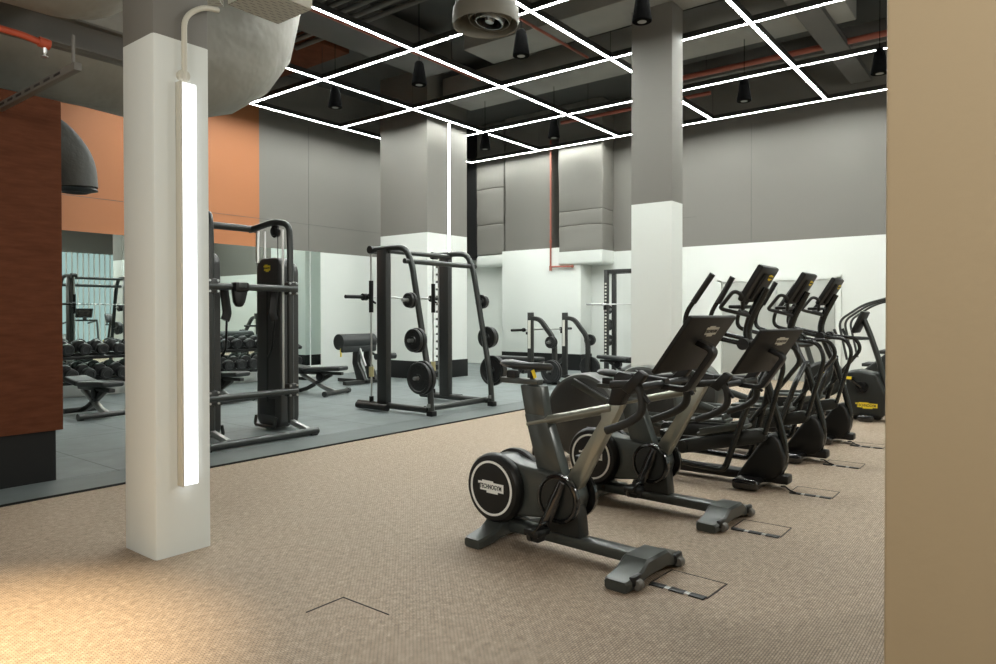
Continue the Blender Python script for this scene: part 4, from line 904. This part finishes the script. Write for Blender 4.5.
t = thing('power_rack', 'tall dark power rack against the back wall, left of the right pillar', 'power rack', (0, 0, RF))
for (u, v) in ((13.75, 7.62), (14.10, 7.62), (13.75, 6.30), (14.10, 6.30)):
    MB().box((u, v, 1.17), (0.09, 0.09, 2.34), 0.008).obj('post', M['metal'], t)
    if u < 14:
        b = MB()
        for k in range(22): b.box((u-0.046, v, 0.45+k*0.075), (0.004, 0.045, 0.035), 0.0)
        b.obj('peg_holes', M['greypr'], t)
for v in (7.62, 6.30):
    MB().box((13.925, v, 2.30), (0.26, 0.08, 0.08), 0.008).box((13.925, v, 0.05), (0.26, 0.08, 0.08), 0.008).obj('side_tie', M['metal'], t)
MB().box((13.75, 6.96, 2.30), (0.08, 1.24, 0.08), 0.008).box((14.10, 6.96, 2.30), (0.08, 1.24, 0.08), 0.008).obj('top_tie', M['metal'], t)
for z in (0.75, 1.1, 1.45): MB().cyl((14.10, 7.66, z), (14.10, 7.86, z), 0.024, seg=12).obj('plate_peg', M['steelhub'], t)
for v in (7.62, 6.30): MB().box((13.69, v, 1.49), (0.06, 0.07, 0.10), 0.01).obj('bar_hook', M['black'], t)
t2 = thing('barbell', 'barbell resting in the power rack by the back wall', 'barbell', (13.66, 6.96, 1.567+RF))
MB().cyl((0, -1.1, 0), (0, 1.1, 0), 0.014, seg=12).obj('shaft', M['chrome'], t2)
for s_ in (-1, 1): MB().cyl((0, s_*0.70, 0), (0, s_*0.73, 0), 0.034, seg=14).cyl((0, s_*0.73, 0), (0, s_*1.12, 0), 0.022, seg=14).obj('sleeve', M['steelhub'], t2)
for z, r, nm in ((0.75, 0.13, 'lowest'), (1.1, 0.13, 'middle'), (1.45, 0.10, 'top')):
    plate((14.10, 7.75, z+RF), r, 0.05, 'round black weight plate on the %s peg of the power rack' % nm, 'plates on the power rack', (0, 1, 0))

# ------------------------------------------------------------------ dumbbell racks
def rack(u0, u1, lb):
    t = thing('dumbbell_rack', lb, 'dumbbell rack', ((u0+u1)/2, 12.05, RF), 0, 'dumbbell racks')
    w_ = u1-u0
    for z, y in ((0.27, -0.06), (0.66, 0.06)):
        MB().box((0, y-0.10, z), (w_+0.12, 0.05, 0.05), 0.008, Matrix.Rotation(R(12), 4, 'X')).box((0, y+0.12, z+0.04), (w_+0.12, 0.05, 0.05), 0.008, Matrix.Rotation(R(12), 4, 'X')).obj('shelf_rails', M['black'], t)
    for s_ in (-1, 1):
        MB().tube([(s_*(w_/2+0.04), -0.24, 0.03), (s_*(w_/2+0.04), 0.20, 0.03), (s_*(w_/2+0.04), 0.17, 0.75), (s_*(w_/2+0.04), -0.06, 0.66)], 0.03, 0.05, 10, sq=True).obj('end_frame', M['metal'], t)
        MB().box((s_*(w_/2+0.04), 0.0, 0.25), (0.05, 0.40, 0.05), 0.008).obj('shelf_arm', M['metal'], t)
    return t
db = None
def dumbbell(loc, lb, sc_):
    global db
    if db is None:
        db = thing('dumbbell', lb, 'dumbbell', loc, 0, 'dumbbells on the racks')
        MB().cyl((0, -0.07, 0), (0, 0.07, 0), 0.017, seg=12).obj('handle', M['chrome'], db)
        for s_ in (-1, 1):
            MB().lathe([(0.055, 0.058), (0.086, 0.066), (0.094, 0.08), (0.094, 0.145), (0.086, 0.16), (0.055, 0.166), (0.05, 0.162), (0.0, 0.162)], (0, 0, 0), (0, s_, 0), 28).obj('head', M['iron'], db)
        d = db
    else: d = dup(db, loc, None, lb)
    d.scale = (sc_,)*3; d.rotation_euler = (R(12), 0, 0)
num = ['first', 'second', 'third', 'fourth', 'fifth', 'sixth', 'seventh', 'eighth', 'ninth', 'tenth']
for u0, u1, n, nm in ((4.05, 5.85, 7, 'rack left of the near pillar'), (6.72, 8.75, 8, 'rack behind the cable trainer')):
    rack(u0, u1, 'black two tier dumbbell ' + nm)
    for tier, z, y in (('lower', 0.425, 12.05-0.045), ('upper', 0.80+0.015, 12.05+0.07)):
        for k in range(n):
            dumbbell((u0+(u1-u0)*(k+0.5)/n, y, z+RF), '%s dumbbell from the left, %s tier, %s' % (num[k], tier, nm), 1.0 if tier == 'upper' else 1.08)

# ------------------------------------------------------------------ treadmill that shows only in the mirror
t = thing('treadmill', 'treadmill with a dark screen reflected in the mirror left of the near pillar', 'treadmill', (10.5, -1.8, 0))
MB().box((0, -0.75, 0.11), (0.80, 1.9, 0.14), 0.03).obj('deck', M['body_dark'], t)
MB().box((0, -0.80, 0.185), (0.52, 1.7, 0.012)).obj('belt', M['rubber'], t)
MB().box((0, 0.15, 0.20), (0.78, 0.40, 0.22), 0.06).obj('motor_cover', M['black'], t)
for s_ in (-1, 1):
    MB().tube([(s_*0.42, 0.15, 0.1), (s_*0.42, 0.0, 1.16), (s_*0.42, -0.75, 1.05)], 0.032, 0.1, 12).obj('upright', M['frame'], t)
MB().box((0, 0.0, 1.16), (0.86, 0.10, 0.06), 0.02).obj('crossbar', M['black'], t)
cm = MB(); cm.box((0, 0, 0), (0.56, 0.34, 0.04), 0.015); cm.xf(basis((-0.02, 0.03, 1.42), (1, 0, 0), (0, 0.3, 1))); con = cm.obj('console', M['black'], t)
g = MB(); g.box((0, 0, 0.0), (0.48, 0.26, 0.05)); g.xf(basis((-0.02, 0.03, 1.42), (1, 0, 0), (0, 0.3, 1))); g.obj('display_glass', M['screen'], con)
MB().box((0, 0.02, 1.22), (0.12, 0.06, 0.14), 0.01).obj('console_stem', M['black'], t)
